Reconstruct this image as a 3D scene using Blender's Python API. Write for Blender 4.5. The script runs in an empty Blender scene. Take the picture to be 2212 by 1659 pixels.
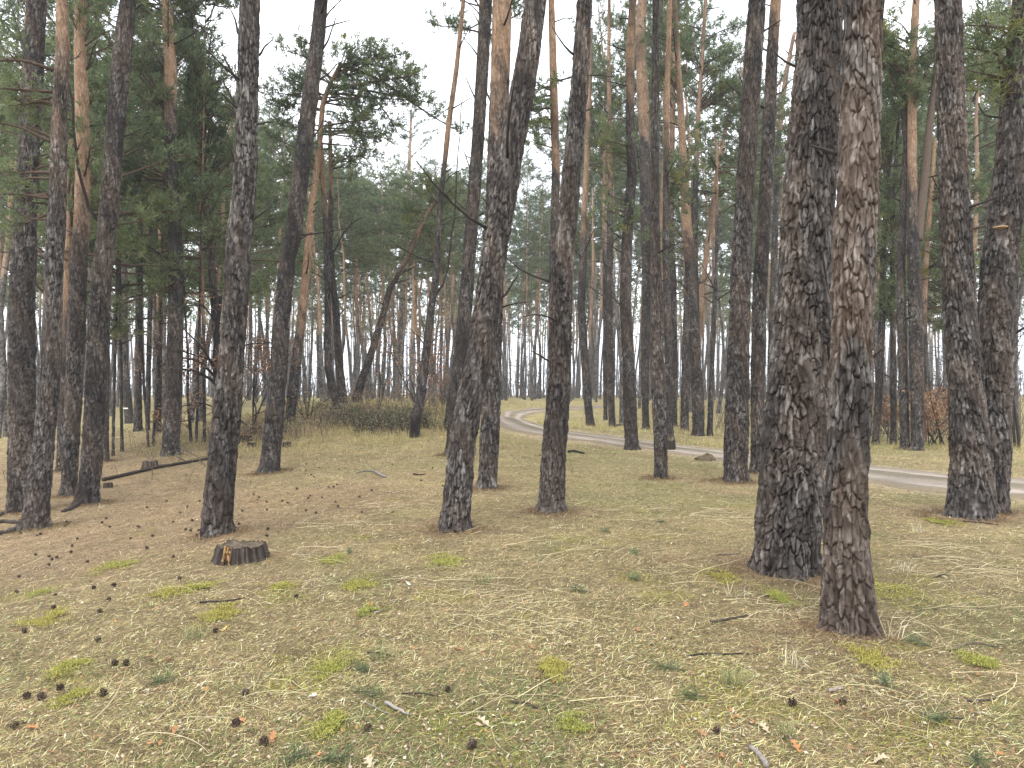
import bpy, math
import numpy as np
from math import radians, sin, cos, pi

# ---------------------------------------------------------------- camera, sky, sun, exposure
scene = bpy.context.scene
FPX, CX, CY = 1598.0, 1106.0, 829.5          # focal length and centre in reference pixels (2212 wide)
CAMZ = 1.6
PITCH = math.atan(20.5 / FPX)
cd = bpy.data.cameras.new("camera"); cam = bpy.data.objects.new("camera", cd)
scene.collection.objects.link(cam); scene.camera = cam
cd.sensor_width = 36; cd.lens = 36 * FPX / 2212; cd.clip_start = 0.05; cd.clip_end = 2000
cam.location = (0, 0, CAMZ); cam.rotation_euler = (pi / 2 + PITCH, 0, 0)

SUN_EL, SUN_AZ = radians(66), radians(200)
w = bpy.data.worlds.new("World"); scene.world = w; w.use_nodes = True
nt = w.node_tree; nt.nodes.clear()
sky = nt.nodes.new("ShaderNodeTexSky"); sky.sky_type = 'NISHITA'; sky.sun_disc = False
sky.sun_elevation = SUN_EL; sky.sun_rotation = SUN_AZ; sky.dust_density = 3
tc = nt.nodes.new("ShaderNodeTexCoord")
nz = nt.nodes.new("ShaderNodeTexNoise"); nz.inputs['Scale'].default_value = 2.2; nz.inputs['Detail'].default_value = 4
cr = nt.nodes.new("ShaderNodeValToRGB")
cr.color_ramp.elements[0].position = .3; cr.color_ramp.elements[0].color = (10.2, 10.9, 11.9, 1)
cr.color_ramp.elements[1].position = .7; cr.color_ramp.elements[1].color = (12.6, 12.9, 13.3, 1)
mx = nt.nodes.new("ShaderNodeMixRGB"); mx.inputs[0].default_value = 0.90
bgn = nt.nodes.new("ShaderNodeBackground"); bgn.inputs[1].default_value = 0.1
out = nt.nodes.new("ShaderNodeOutputWorld")
L = nt.links.new
L(tc.outputs['Generated'], nz.inputs['Vector']); L(nz.outputs['Fac'], cr.inputs[0])
L(sky.outputs[0], mx.inputs[1]); L(cr.outputs[0], mx.inputs[2]); L(mx.outputs[0], bgn.inputs[0]); L(bgn.outputs[0], out.inputs[0])
sl = bpy.data.lights.new("sun", 'SUN'); sl.energy = 1.5; sl.angle = radians(40); sl.color = (1, .96, .9)
so = bpy.data.objects.new("sun", sl); scene.collection.objects.link(so)
so.rotation_euler = (pi / 2 - SUN_EL, 0, -SUN_AZ + pi)
scene.view_settings.view_transform = 'Standard'; scene.view_settings.look = 'None'
scene.view_settings.exposure = 1.18; scene.view_settings.gamma = 1
scene.cycles.max_bounces = 5; scene.cycles.diffuse_bounces = 3; scene.cycles.transparent_max_bounces = 4
scene.cycles.volume_bounces = 0; scene.cycles.use_adaptive_sampling = True
try: scene.cycles.use_denoising = True
except Exception: pass

rng = np.random.default_rng(11)
# ---------------------------------------------------------------- numeric helpers
_T = np.random.default_rng(5).random((256, 256))
def vn(x, y):
    xi = np.floor(x).astype(np.int64); yi = np.floor(y).astype(np.int64)
    fx = x - xi; fy = y - yi; fx = fx * fx * (3 - 2 * fx); fy = fy * fy * (3 - 2 * fy)
    a = _T[xi & 255, yi & 255]; b = _T[(xi + 1) & 255, yi & 255]
    c = _T[xi & 255, (yi + 1) & 255]; d = _T[(xi + 1) & 255, (yi + 1) & 255]
    return (a * (1 - fx) + b * fx) * (1 - fy) + (c * (1 - fx) + d * fx) * fy
def fbm(x, y, o=3):
    s = 0; a = .5; t = 0
    for i in range(o):
        s = s + a * vn(x * 2 ** i + 17.3 * i, y * 2 ** i + 9.1 * i); t += a; a *= .5
    return s / t
def sst(e0, e1, x):
    t = np.clip((x - e0) / (e1 - e0), 0, 1); return t * t * (3 - 2 * t)
def gb(x, y, cx, cy, sx, sy): return np.exp(-((x - cx) / sx) ** 2 - ((y - cy) / sy) ** 2)
def ground(x, y):
    x = np.asarray(x, float); y = np.asarray(y, float); d = np.hypot(x, y)
    z = 1.30 * gb(x, y, -5.8, 28.5, 6.2, 5.0)
    z = z + 1.0 * sst(30, 56, y) + 0.5 * sst(60, 140, d) * (fbm(x / 40, y / 40, 2) - .3)
    z = z + 0.16 * gb(x, y, 2.0, 26, 7, 3.0)
    z = z - 0.45 * sst(-2.2, -8, x) * sst(2, 7, y) * sst(26, 13, y)
    near = np.exp(-(d / 16) ** 2)
    z = z + near * (0.05 * (fbm(x * .9, y * .9, 2) - .5) + 0.03 * (fbm(x * 4, y * 4, 2) - .5))
    return z
def raydir(px, py):
    x = (np.asarray(px, float) - CX) / FPX; y = (CY - np.asarray(py, float)) / FPX
    return x, cos(PITCH) - y * sin(PITCH), sin(PITCH) + y * cos(PITCH)
_TS = np.geomspace(2.0, 260, 900)
def hit(px, py):
    dx, dy, dz = raydir(px, py)
    X = dx * _TS; Y = dy * _TS; Z = CAMZ + dz * _TS - ground(X, Y)
    k = np.argmax(Z < 0)
    if Z[k] >= 0: k = len(_TS) - 1
    if k == 0: t = _TS[0]
    else: t = _TS[k - 1] + (_TS[k] - _TS[k - 1]) * Z[k - 1] / (Z[k - 1] - Z[k] + 1e-9)
    x, y = float(dx * t), float(dy * t)
    return x, y, float(ground(x, y))
def at(px, py, Y):
    dx, dy, dz = raydir(px, py); t = Y / dy
    return np.array([dx * t, Y, CAMZ + dz * t])

# ---------------------------------------------------------------- mesh building
class Acc:
    def __init__(s): s.V = []; s.Q = []; s.T = []; s.C = []; s.n = 0
    def add(s, V, Q=None, T=None, C=None):
        V = np.asarray(V, float).reshape(-1, 3)
        if Q is not None and len(Q): s.Q.append(np.asarray(Q, np.int64) + s.n)
        if T is not None and len(T): s.T.append(np.asarray(T, np.int64) + s.n)
        s.V.append(V)
        C = np.zeros((len(V), 4)) if C is None else np.broadcast_to(np.asarray(C, float), (len(V), 4))
        s.C.append(C); s.n += len(V)
    def build(s, name, mat, parent=None, smooth=False):
        V = np.concatenate(s.V); C = np.concatenate(s.C)
        Q = np.concatenate(s.Q) if s.Q else np.zeros((0, 4), np.int64)
        T = np.concatenate(s.T) if s.T else np.zeros((0, 3), np.int64)
        me = bpy.data.meshes.new(name)
        me.vertices.add(len(V)); me.vertices.foreach_set('co', V.astype(np.float32).ravel())
        me.loops.add(4 * len(Q) + 3 * len(T))
        me.loops.foreach_set('vertex_index', np.concatenate([Q.ravel(), T.ravel()]).astype(np.int32))
        me.polygons.add(len(Q) + len(T))
        st = np.concatenate([np.arange(len(Q)) * 4, 4 * len(Q) + np.arange(len(T)) * 3]).astype(np.int32)
        me.polygons.foreach_set('loop_start', st)
        me.update(calc_edges=True)
        a = me.color_attributes.new('tint', 'FLOAT_COLOR', 'POINT')
        a.data.foreach_set('color', C.astype(np.float32).ravel())
        me.polygons.foreach_set('use_smooth', np.full(len(Q) + len(T), smooth))
        me.materials.append(mat)
        o = bpy.data.objects.new(name, me); scene.collection.objects.link(o)
        if parent is not None: o.parent = parent
        return o
def tag(o, label=None, cat=None, group=None, kind=None):
    if label: o['label'] = label
    if cat: o['category'] = cat
    if group: o['group'] = group
    if kind: o['kind'] = kind
    return o
def empty(name, loc):
    o = bpy.data.objects.new(name, None); scene.collection.objects.link(o); o.location = loc
    o.empty_display_size = .2; return o
def copy_tree(o, parent=None):
    c = o.copy(); scene.collection.objects.link(c); c.parent = parent
    for ch in o.children: copy_tree(ch, c)
    return c
def gridq(nr, nc, wrap=False):
    r = np.arange(nr - 1)[:, None]; c = np.arange(nc if wrap else nc - 1)[None, :]
    c2 = (c + 1) % nc
    return np.stack([r * nc + c, r * nc + c2, (r + 1) * nc + c2, (r + 1) * nc + c], -1).reshape(-1, 4)
def tube(acc, P, R, sides=6, C=None, jit=0, cap=True):
    P = np.asarray(P, float); n = len(P); R = np.broadcast_to(np.asarray(R, float), (n,))
    T = np.gradient(P, axis=0); T /= np.linalg.norm(T, axis=1)[:, None] + 1e-9
    ref = np.array([0.31, 0.2, 0.93]) if abs(T[:, 2]).mean() < .8 else np.array([.95, .3, .1])
    A = np.cross(T, ref); A /= np.linalg.norm(A, axis=1)[:, None] + 1e-9
    B = np.cross(T, A)
    th = np.arange(sides) * 2 * pi / sides
    r = R[:, None] * (1 + (rng.uniform(-jit, jit, (n, sides)) if jit else 0))
    V = P[:, None] + r[..., None] * (A[:, None] * np.cos(th)[None, :, None] + B[:, None] * np.sin(th)[None, :, None])
    V = V.reshape(-1, 3); Q = gridq(n, sides, True); Tr = None
    if cap:
        V = np.concatenate([V, P[[0, -1]]]); k = np.arange(sides); b = (n - 1) * sides
        Tr = np.concatenate([np.stack([np.full(sides, n * sides), (k + 1) % sides, k], 1),
                             np.stack([np.full(sides, n * sides + 1), b + k, b + (k + 1) % sides], 1)])
    acc.add(V, Q, Tr, C)
def resample(P, n, wob=0):
    P = np.asarray(P, float)
    s = np.concatenate([[0], np.cumsum(np.linalg.norm(np.diff(P, axis=0), axis=1))])
    t = np.linspace(0, s[-1], n)
    O = np.stack([np.interp(t, s, P[:, i]) for i in range(P.shape[1])], 1)
    if n > 5:
        for _ in range(2): O[1:-1] = .25 * O[:-2] + .5 * O[1:-1] + .25 * O[2:]
    if wob:
        W = rng.normal(0, wob, (n, 3)); W[0] = 0; O[:, :3] += np.cumsum(W, 0) * .5
    return O

# ---------------------------------------------------------------- materials
def newmat(name):
    m = bpy.data.materials.new(name); m.use_nodes = True; t = m.node_tree; t.nodes.clear()
    o = t.nodes.new("ShaderNodeOutputMaterial"); b = t.nodes.new("ShaderNodeBsdfPrincipled")
    b.inputs['Roughness'].default_value = .9; b.inputs['Specular IOR Level'].default_value = .2
    t.links.new(b.outputs[0], o.inputs[0])
    return m, t, b, o
def nd(t, kind, **kw):
    n = t.nodes.new(kind)
    for k, v in kw.items():
        if k.startswith('i_'):
            key = k[2:]; n.inputs[int(key) if key.isdigit() else key].default_value = v
        else: setattr(n, k, v)
    return n
def ramp(t, stops):
    n = t.nodes.new("ShaderNodeValToRGB"); e = n.color_ramp.elements
    while len(e) < len(stops): e.new(.5)
    for el, (p, c) in zip(e, stops):
        el.position = p; el.color = (*c, 1) if len(c) == 3 else c
    return n
def mixc(t, fac, a, b, mode='MIX'):
    n = t.nodes.new("ShaderNodeMixRGB"); n.blend_type = mode
    for i, v in enumerate((fac, a, b)):
        if hasattr(v, 'is_output') or isinstance(v, bpy.types.NodeSocket): t.links.new(v, n.inputs[i])
        else: n.inputs[i].default_value = v if i == 0 else (*v, 1)
    return n.outputs[0]
def mth(t, op, a, b=0.0):
    n = t.nodes.new("ShaderNodeMath"); n.operation = op
    for i, v in enumerate((a, b)):
        if isinstance(v, bpy.types.NodeSocket): t.links.new(v, n.inputs[i])
        else: n.inputs[i].default_value = v
    return n.outputs[0]
def noise(t, scale, detail=3, sc=(1, 1, 1), rough=.5):
    c = t.nodes.new("ShaderNodeTexCoord"); m = t.nodes.new("ShaderNodeMapping"); m.inputs['Scale'].default_value = sc
    n = t.nodes.new("ShaderNodeTexNoise"); n.inputs['Scale'].default_value = scale
    n.inputs['Detail'].default_value = detail; n.inputs['Roughness'].default_value = rough
    t.links.new(c.outputs['Object'], m.inputs[0]); t.links.new(m.outputs[0], n.inputs['Vector'])
    return n.outputs['Fac']

def bark_material():
    m, t, b, o = newmat("pine_bark")
    at_ = nd(t, "ShaderNodeVertexColor", layer_name='tint')
    sep = nd(t, "ShaderNodeSeparateColor"); t.links.new(at_.outputs[0], sep.inputs[0])
    R, G, B = sep.outputs; A = at_.outputs['Alpha']
    n1 = noise(t, 38, 4, (1, 1, .35), .65); n2 = noise(t, 3.0, 3, (1, 1, .6)); n3 = noise(t, 120, 2, (1, 1, .5))
    pl = ramp(t, [(.16, (.018, .0155, .0145)), (.42, (.052, .0455, .042)), (.64, (.115, .104, .097)), (.94, (.33, .31, .295))])
    v = mth(t, 'ADD', mth(t, 'MULTIPLY', R, .62), mth(t, 'MULTIPLY', n1, .44)); t.links.new(v, pl.inputs[0])
    rd = mixc(t, mth(t, 'MULTIPLY', n2, .26), pl.outputs[0], (.085, .062, .052))
    ck = mixc(t, G, (.010, .0075, .0065), rd)
    oc = ramp(t, [(.25, (.11, .07, .046)), (.5, (.285, .180, .115)), (.75, (.43, .315, .225))])
    v2 = mth(t, 'ADD', mth(t, 'MULTIPLY', R, .35), mth(t, 'MULTIPLY', n1, .65)); t.links.new(v2, oc.inputs[0])
    c = mixc(t, B, ck, oc.outputs[0])
    c = mixc(t, mth(t, 'MULTIPLY', A, .85), c, (.018, .015, .014))
    t.links.new(c, b.inputs['Base Color'])
    bp = nd(t, "ShaderNodeBump", i_Strength=.55, i_Distance=.006)
    t.links.new(mth(t, 'ADD', n1, mth(t, 'MULTIPLY', n3, .4)), bp.inputs['Height']); t.links.new(bp.outputs[0], b.inputs['Normal'])
    b.inputs['Roughness'].default_value = .88
    return m
BARK = bark_material()
def needle_material():
    m, t, b, o = newmat("pine_needles")
    at_ = nd(t, "ShaderNodeVertexColor", layer_name='tint')
    sep = nd(t, "ShaderNodeSeparateColor"); t.links.new(at_.outputs[0], sep.inputs[0])
    g = ramp(t, [(0, (.055, .090, .052)), (.5, (.130, .172, .085)), (1, (.23, .275, .135))]); t.links.new(sep.outputs[0], g.inputs[0])
    c = mixc(t, sep.outputs[1], g.outputs[0], (.26, .24, .05))
    t.links.new(c, b.inputs['Base Color']); b.inputs['Roughness'].default_value = .6
    tr = nd(t, "ShaderNodeBsdfTranslucent"); t.links.new(c, tr.inputs[0])
    ms = nd(t, "ShaderNodeMixShader", i_0=.38); t.links.new(b.outputs[0], ms.inputs[1]); t.links.new(tr.outputs[0], ms.inputs[2])
    t.links.new(ms.outputs[0], o.inputs[0]); return m
NEEDLE = needle_material()
def attr_material(name, rough=.85, transl=0.2, nscale=0, namp=.3):
    m, t, b, o = newmat(name)
    at_ = nd(t, "ShaderNodeVertexColor", layer_name='tint'); c = at_.outputs[0]
    if nscale:
        n = noise(t, nscale, 4)
        k = ramp(t, [(.25, (1 - namp,) * 3), (.75, (1 + namp,) * 3)]); t.links.new(n, k.inputs[0])
        c = mixc(t, 1.0, c, k.outputs[0], 'MULTIPLY')
        bp = nd(t, "ShaderNodeBump", i_Strength=.5, i_Distance=.01); t.links.new(n, bp.inputs['Height']); t.links.new(bp.outputs[0], b.inputs['Normal'])
    t.links.new(c, b.inputs['Base Color']); b.inputs['Roughness'].default_value = rough
    if transl:
        tr = nd(t, "ShaderNodeBsdfTranslucent"); t.links.new(c, tr.inputs[0])
        ms = nd(t, "ShaderNodeMixShader", i_0=transl); t.links.new(b.outputs[0], ms.inputs[1]); t.links.new(tr.outputs[0], ms.inputs[2])
        t.links.new(ms.outputs[0], o.inputs[0])
    return m
BLADE = attr_material("grass_blades", .7, .25)
LEAF = attr_material("dry_leaf", .8, .2, 60, .2)
WOOD = attr_material("weathered_wood", .9, 0, 30, .35)
CONE = attr_material("cone_scales", .8, 0)
# ---------------------------------------------------------------- bark
def _hash(a, b, s):
    h = (a.astype(np.int64) * 73856093) ^ (b.astype(np.int64) * 19349663) ^ (s * 83492791)
    h &= 0xffffffff; h ^= h >> 13; h = (h * 1274126177) & 0xffffffff; h ^= h >> 16
    h = (h * 2246822519) & 0xffffffff; h ^= h >> 15
    return h
def worley(U, V, nu, s):
    iu = np.floor(U); iv = np.floor(V)
    F1 = np.full(U.shape, 9.); F2 = F1.copy(); RN = np.zeros(U.shape); DV = np.zeros(U.shape)
    for du in (-1, 0, 1):
        for dv in (-1, 0, 1):
            cu = iu + du; cv = iv + dv; h = _hash(np.mod(cu, nu), cv + 1000, s)
            r1 = (h & 1023) / 1023.; r2 = ((h >> 10) & 1023) / 1023.; r3 = ((h >> 20) & 1023) / 1023.
            px = cu + .1 + .8 * r1; py = cv + .1 + .8 * r2
            dd = np.hypot(U - px, V - py)
            m = dd < F1
            F2 = np.where(m, F1, np.minimum(F2, dd)); F1 = np.where(m, dd, F1)
            RN = np.where(m, r3, RN); DV = np.where(m, V - py, DV)
    return F1, F2, RN, DV

def trunk_mesh(acc, P, R, dist, s, orange=None, tone=0., top_z=None, fine=1.0, vis_z=None, flare=.25, burnt=False, warm=0., pale=0., knots=1.):
    """P: path points from the foot up (local metres), R: radii. Displaced bark plates in real geometry."""
    P = np.asarray(P, float); R = np.asarray(R, float)
    step = max(.0055, .00105 * dist) / fine
    zt = P[-1, 2]; vis = min(zt, vis_z if vis_z is not None else zt)
    zs = np.concatenate([np.arange(-.2, vis, step * 1.25), np.arange(vis, zt + .01, .3)]) if vis < zt else np.arange(-.2, zt, step * 1.25)
    fz = np.linspace(-.2, zt, 500)
    def sm(y):
        k = max(3, int(.25 / (fz[1] - fz[0]))); k += 1 - k % 2
        yp = np.concatenate([2 * y[0] - y[k // 2:0:-1], y, 2 * y[-1] - y[-2:-k // 2 - 1:-1]])
        return np.convolve(yp, np.hanning(k + 2)[1:-1] / np.hanning(k + 2)[1:-1].sum(), 'valid')[:len(y)]
    px = sm(np.interp(fz, P[:, 2], P[:, 0])); py = sm(np.interp(fz, P[:, 2], P[:, 1])); pr = sm(np.interp(fz, P[:, 2], R))
    X = np.interp(zs, fz, px)[:, None]; Y = np.interp(zs, fz, py)[:, None]; RR = np.interp(zs, fz, pr)[:, None]
    r0 = R[:max(2, len(R) // 2)].mean()
    nc = int(np.clip(2 * pi * r0 / step, 8, 400))
    th = (np.arange(nc) * 2 * pi / nc + pi / 2)[None, :]; Z = zs[:, None] + 0 * th; TH = th + 0 * Z
    rs = np.random.default_rng(s)
    cx, sx = np.cos(TH), np.sin(TH)
    o1, o2 = rs.uniform(0, 99, 2)
    nw = lambda f, g=1.: vn(cx * r0 * f + Z * f * .5 * g + o1, sx * r0 * f + Z * f * .31 * g + o2) - .5
    org = np.zeros_like(Z)
    if orange is not None: org = sst(orange - .8, orange + 1.2, Z + 1.6 * nw(5))
    # plates: tall, narrow cells
    pw = .030 + .018 * (r0 / .25); ph = .19
    nu = max(7, round(2 * pi * r0 / pw))
    U = (TH - pi / 2) / (2 * pi) * nu + 1.1 * nw(7, .6) + .6 * nw(3) + .55 * nw(26); V = Z / ph + 1.0 * nw(9) + .5 * nw(30)
    F1, F2, RN, DV = worley(U, V, nu, s); d1 = F2 - F1
    kc = sst(.10, .38, nw(6) + .5 + .35 * nw(21)); pl = 1 - (1 - sst(.015, .15, d1)) * (.25 + .75 * kc)
    nu2 = int(nu * 1.3); U2 = (TH - pi / 2) / (2 * pi) * nu2 + 1.1 * nw(22); V2 = Z / .075 + 1.1 * nw(17)
    G1, G2, RN2, DV2 = worley(U2, V2, nu2, s + 7); d2 = G2 - G1; kf = sst(.35, .7, nw(12) + .5); fl = 1 - (1 - sst(0, .2, d2)) * kf
    amp = (.085 * r0 + .005) * (1 - .85 * org) * np.clip(1 - .035 * Z, .4, 1)
    disp = amp * (pl * (.75 + .5 * RN) - .8 - .15 * DV * pl) + amp * .40 * (fl * (.6 + .7 * RN2) - .6 - .45 * DV2 * fl) + amp * 1.1 * nw(36, .5) + amp * .7 * nw(80, .4)
    disp += .03 * r0 * nw(3) * 2
    dark = np.clip(.5 * sst(.50, .8, nw(1.7) + .5 + .15 * nw(9)) + tone, 0, 1)
    # branch whorl scars: a swollen dark collar every so often
    zk = .6 + rs.uniform(0, .8)
    while zk < vis:
        a0 = rs.uniform(0, 2 * pi); ww = rs.uniform(.03, .06)
        k = np.exp(-((Z - zk - .04 * np.cos(TH - a0)) / ww) ** 2) * (.45 + .55 * np.cos((TH - a0) * rs.integers(1, 4)) ** 2) * knots
        disp += .06 * r0 * k; dark = np.clip(dark + .42 * k * (nw(18) + .7), 0, 1)
        zk += rs.uniform(.45, 1.3)
    k = np.exp(-np.clip(Z, 0, 9) / .16) * (1 - .0 * Z)
    a1, a2 = rs.uniform(0, 6.28, 2)
    disp += r0 * flare * k * (.55 + .42 * np.cos(3 * TH + a1) + .34 * np.cos(5 * TH + a2) + .7 * nw(6))
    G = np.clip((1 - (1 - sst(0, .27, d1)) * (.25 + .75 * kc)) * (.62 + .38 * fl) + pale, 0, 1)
    if burnt:
        bk = sst(.62, .5, Z + .2 * nw(9)) * sst(.2, -.4, sx + .25 * nw(8)); dark = np.maximum(dark, bk); disp -= .25 * r0 * bk
    disp -= .8 * amp; rad = RR * .985 + disp
    Vx = np.stack([X + rad * cx, Y + rad * sx, Z], -1).reshape(-1, 3)
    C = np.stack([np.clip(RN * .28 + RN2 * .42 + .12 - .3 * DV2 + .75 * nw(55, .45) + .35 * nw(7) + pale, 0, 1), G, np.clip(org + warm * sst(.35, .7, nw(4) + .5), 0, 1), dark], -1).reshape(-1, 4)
    n = len(zs); Q = gridq(n, nc, True)
    Vx = np.concatenate([Vx, [[X[-1, 0], Y[-1, 0], zs[-1] + .02]]]); C = np.concatenate([C, C[-1:]])
    kk = np.arange(nc); b = (n - 1) * nc
    acc.add(Vx, Q, np.stack([np.full(nc, n * nc), b + kk, b + (kk + 1) % nc], 1), C)

# ---------------------------------------------------------------- foliage
def tufts(acc, P, D, rs, L=.11, W=.016, K=12, yellow=0.):
    P = np.asarray(P); D = np.asarray(D); n = len(P)
    if n == 0: return
    q = rs.normal(0, 1, (n, K, 3)); q /= np.linalg.norm(q, axis=2)[..., None]
    d = D[:, None] * .75 + q * .9; d /= np.linalg.norm(d, axis=2)[..., None]
    b = P[:, None] + D[:, None] * rs.uniform(-.06, .05, (n, K, 1)) * (L / .11)
    ll = L * rs.uniform(.7, 1.25, (n, K, 1)); s = np.cross(d, rs.normal(0, 1, (n, K, 3))); s /= np.linalg.norm(s, axis=2)[..., None] + 1e-9
    s *= W * .5
    V = np.stack([b - s * .5, b + s * .5, b + d * ll * .6 + s, b + d * ll * .6 - s, b + d * ll], 2)
    base = np.arange(n * K)[:, None] * 5
    cb = np.clip(rs.normal(.5, .2, (n, 1)) + .18 * rs.normal(0, 1, (n, K)), 0, 1)
    yy = np.broadcast_to(np.asarray(yellow, float).reshape(-1, 1) if np.ndim(yellow) else np.full((n, 1), yellow), (n, K))
    C = np.stack([cb, yy, 0 * cb, 0 * cb + 1], -1)
    C = np.repeat(C.reshape(-1, 1, 4), 5, 1).reshape(-1, 4)
    acc.add(V.reshape(-1, 3), base + np.array([[0, 1, 2, 3]]), base + np.array([[3, 2, 4]]), C)
def limb_with_foliage(wood, leaf, P, r0, rs, dens=1., spread=.7, t0=.35, L=.11, W=.016, K=12, up=.35, yellow=0., tone=(.3, .75, .15, .1)):
    """a limb polyline (n,3) with side twigs whose ends carry needle tufts"""
    P = np.asarray(P, float); n = len(P)
    tube(wood, P, np.linspace(r0, r0 * .25, n), 5, tone)
    length = np.linalg.norm(np.diff(P, axis=0), axis=1).sum()
    nt_ = max(3, int(length * 7.5 * dens)); TP = []; TD = []
    for i in range(nt_):
        t = t0 + (1 - t0) * rs.random() ** .8; k = t * (n - 1); k0 = min(int(k), n - 2)
        p = P[k0] + (P[k0 + 1] - P[k0]) * (k - k0); tan = P[k0 + 1] - P[k0]; tan /= np.linalg.norm(tan) + 1e-9
        side = np.cross(tan, [0, 0, 1.]); side /= np.linalg.norm(side) + 1e-9
        dirn = tan * rs.uniform(.1, .8) + side * rs.normal(0, .9) + np.array([0, 0, 1.]) * rs.normal(up * .6, .3)
        dirn /= np.linalg.norm(dirn) + 1e-9
        ln = spread * rs.uniform(.35, 1.1) * (1.15 - .5 * t)
        q = np.stack([p, p + dirn * ln * .5, p + dirn * ln + np.array([0, 0, ln * .18])])
        tube(wood, q, [r0 * .22 + .003, r0 * .14 + .002, .002], 3, tone, cap=False)
        m = max(2, int(ln / .085))
        for j in range(m):
            u = .35 + .65 * (j + rs.random()) / m
            pp = p + dirn * ln * u + rs.normal(0, .05 + .05 * spread, 3) + np.array([0, 0, ln * .15 * u])
            dd = dirn * .6 + np.array([0, 0, .5]) + rs.normal(0, .35, 3)
            TP.append(pp); TD.append(dd / np.linalg.norm(dd))
    if yellow and rs.random() < yellow:
        yc = np.array(TP)[rs.integers(len(TP))]; yv = np.exp(-(np.linalg.norm(np.array(TP) - yc, axis=1) / .35) ** 2) * rs.uniform(.5, .9)
    else: yv = np.full(len(TP), rs.uniform(0, .15))
    tufts(leaf, TP, TD, rs, L, W, K, yv)
def gen_crown(wood, leaf, s, R=2.0, H=5., nl=26, dens=.8, low=.15, yellow=.08, droop=.0, **kw):
    rs = np.random.default_rng(s)
    for i in range(nl):
        u = (i + rs.random()) / nl; z = H * u * .93
        prof = (1 - u) ** .55 * (.35 + .65 * min(1, u / .28 + .35)) * rs.uniform(.6, 1.15)
        az = i * 2.4 + rs.normal(0, .35); ln = R * prof + .25
        el = rs.uniform(.05, .45) + .5 * u - droop
        n = 7; t = np.linspace(0, 1, n)
        rr = ln * t; zz = z + ln * (np.tan(el) * t * (.5 + .5 * t) * .8)
        az_ = az + rs.normal(0, .25) * t
        P = np.stack([rr * np.cos(az_), rr * np.sin(az_), zz], 1) + np.cumsum(rs.normal(0, .03, (n, 3)), 0)
        limb_with_foliage(wood, leaf, P, .012 + .012 * ln, rs, dens, .55 + .12 * ln, .3 + low * .6, yellow=yellow, **kw)
# ---------------------------------------------------------------- road edges, traced and laid on the ground
_ra = [(2420, 1101), (2212, 1080), (2046, 1068), (1876, 1042), (1700, 1015), (1560, 995), (1406, 974), (1300, 959), (1229, 950), (1150, 940), (1090, 928), (1058, 913), (1058, 898), (1085, 888), (1140, 883), (1200, 880), (1300, 876)]
_rb = [(2420, 1054), (2212, 1037), (2046, 1023), (1876, 1008), (1700, 990), (1560, 972), (1406, 953), (1300, 941), (1235, 933), (1180, 923), (1142, 912), (1132, 905), (1140, 897), (1158, 892), (1185, 889), (1230, 886), (1310, 882)]
def _edge(px): return resample(np.array([hit(*p)[:2] for p in px]), 220)
RA, RB = _edge(_ra), _edge(_rb); RC = (RA + RB) / 2; RW = np.linalg.norm(RA - RB, axis=1) / 2
def road_dist(x, y):
    """signed distance to the edge of the track (negative on it)"""
    shp = np.shape(x) or (1,); x = np.asarray(x, float).ravel(); y = np.asarray(y, float).ravel(); o = np.full(x.shape, 9.)
    m = np.where((y > 8) & (y < 75))[0]
    for i in range(0, len(m), 20000):
        k = m[i:i + 20000]
        d = np.hypot(x[k, None] - RC[None, :, 0], y[k, None] - RC[None, :, 1]) - RW[None]
        o[k] = d.min(1)
    return o.reshape(shp)

TREE_XY = []          # filled with (x, y, r) of traced trees before the ground is coloured
def region_masks(x, y):
    """needle litter, green, moss weights 0..1"""
    lit = .95 * gb(x, y, -4.6, 9.0, 2.6, 2.6) + .9 * gb(x, y, -7.5, 12.5, 4, 3.5) + .55 * gb(x, y, -2.6, 11.5, 2.2, 1.6) + 1.1 * gb(x, y, -11, 20, 5.5, 7) 
    for (tx, ty, tr) in TREE_XY:
        if ty < 16: lit = lit + .75 * np.exp(-((np.hypot(x - tx, y - ty) - tr) / .42) ** 2)
    lit = lit * (.55 + .8 * fbm(x * 1.3, y * 1.3, 3)) + .45 * sst(.60, .78, fbm(x * 1.1 + 30, y * 1.1, 3))
    grn = sst(.47, .68, fbm(x * .8 + 50, y * .8 + 11, 3)) * .8 + .35 * gb(x, y, 2.5, 17, 5, 5)
    rd = road_dist(x, y).reshape(np.shape(x))
    grn = grn + .6 * np.exp(-((rd - .8) / .7) ** 2) * sst(.35, .6, fbm(x, y, 2))
    grn = grn + 1.0 * gb(x, y, 11.3, 21.3, 2.2, .9)
    mos = .6 * sst(.63, .76, fbm(x * 1.7 + 7, y * 1.7 + 70, 3)) * sst(16, 6, np.hypot(x, y))
    return np.clip(lit, 0, 1), np.clip(grn, 0, 1), np.clip(mos, 0, 1), rd
C_STRAW = np.array([.58, .50, .27]); C_TAN = np.array([.39, .30, .16]); C_OLV = np.array([.25, .25, .095])
C_GRN = np.array([.125, .16, .062]); C_BRN = np.array([.25, .178, .11]); C_MOS = np.array([.30, .30, .045])
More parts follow.
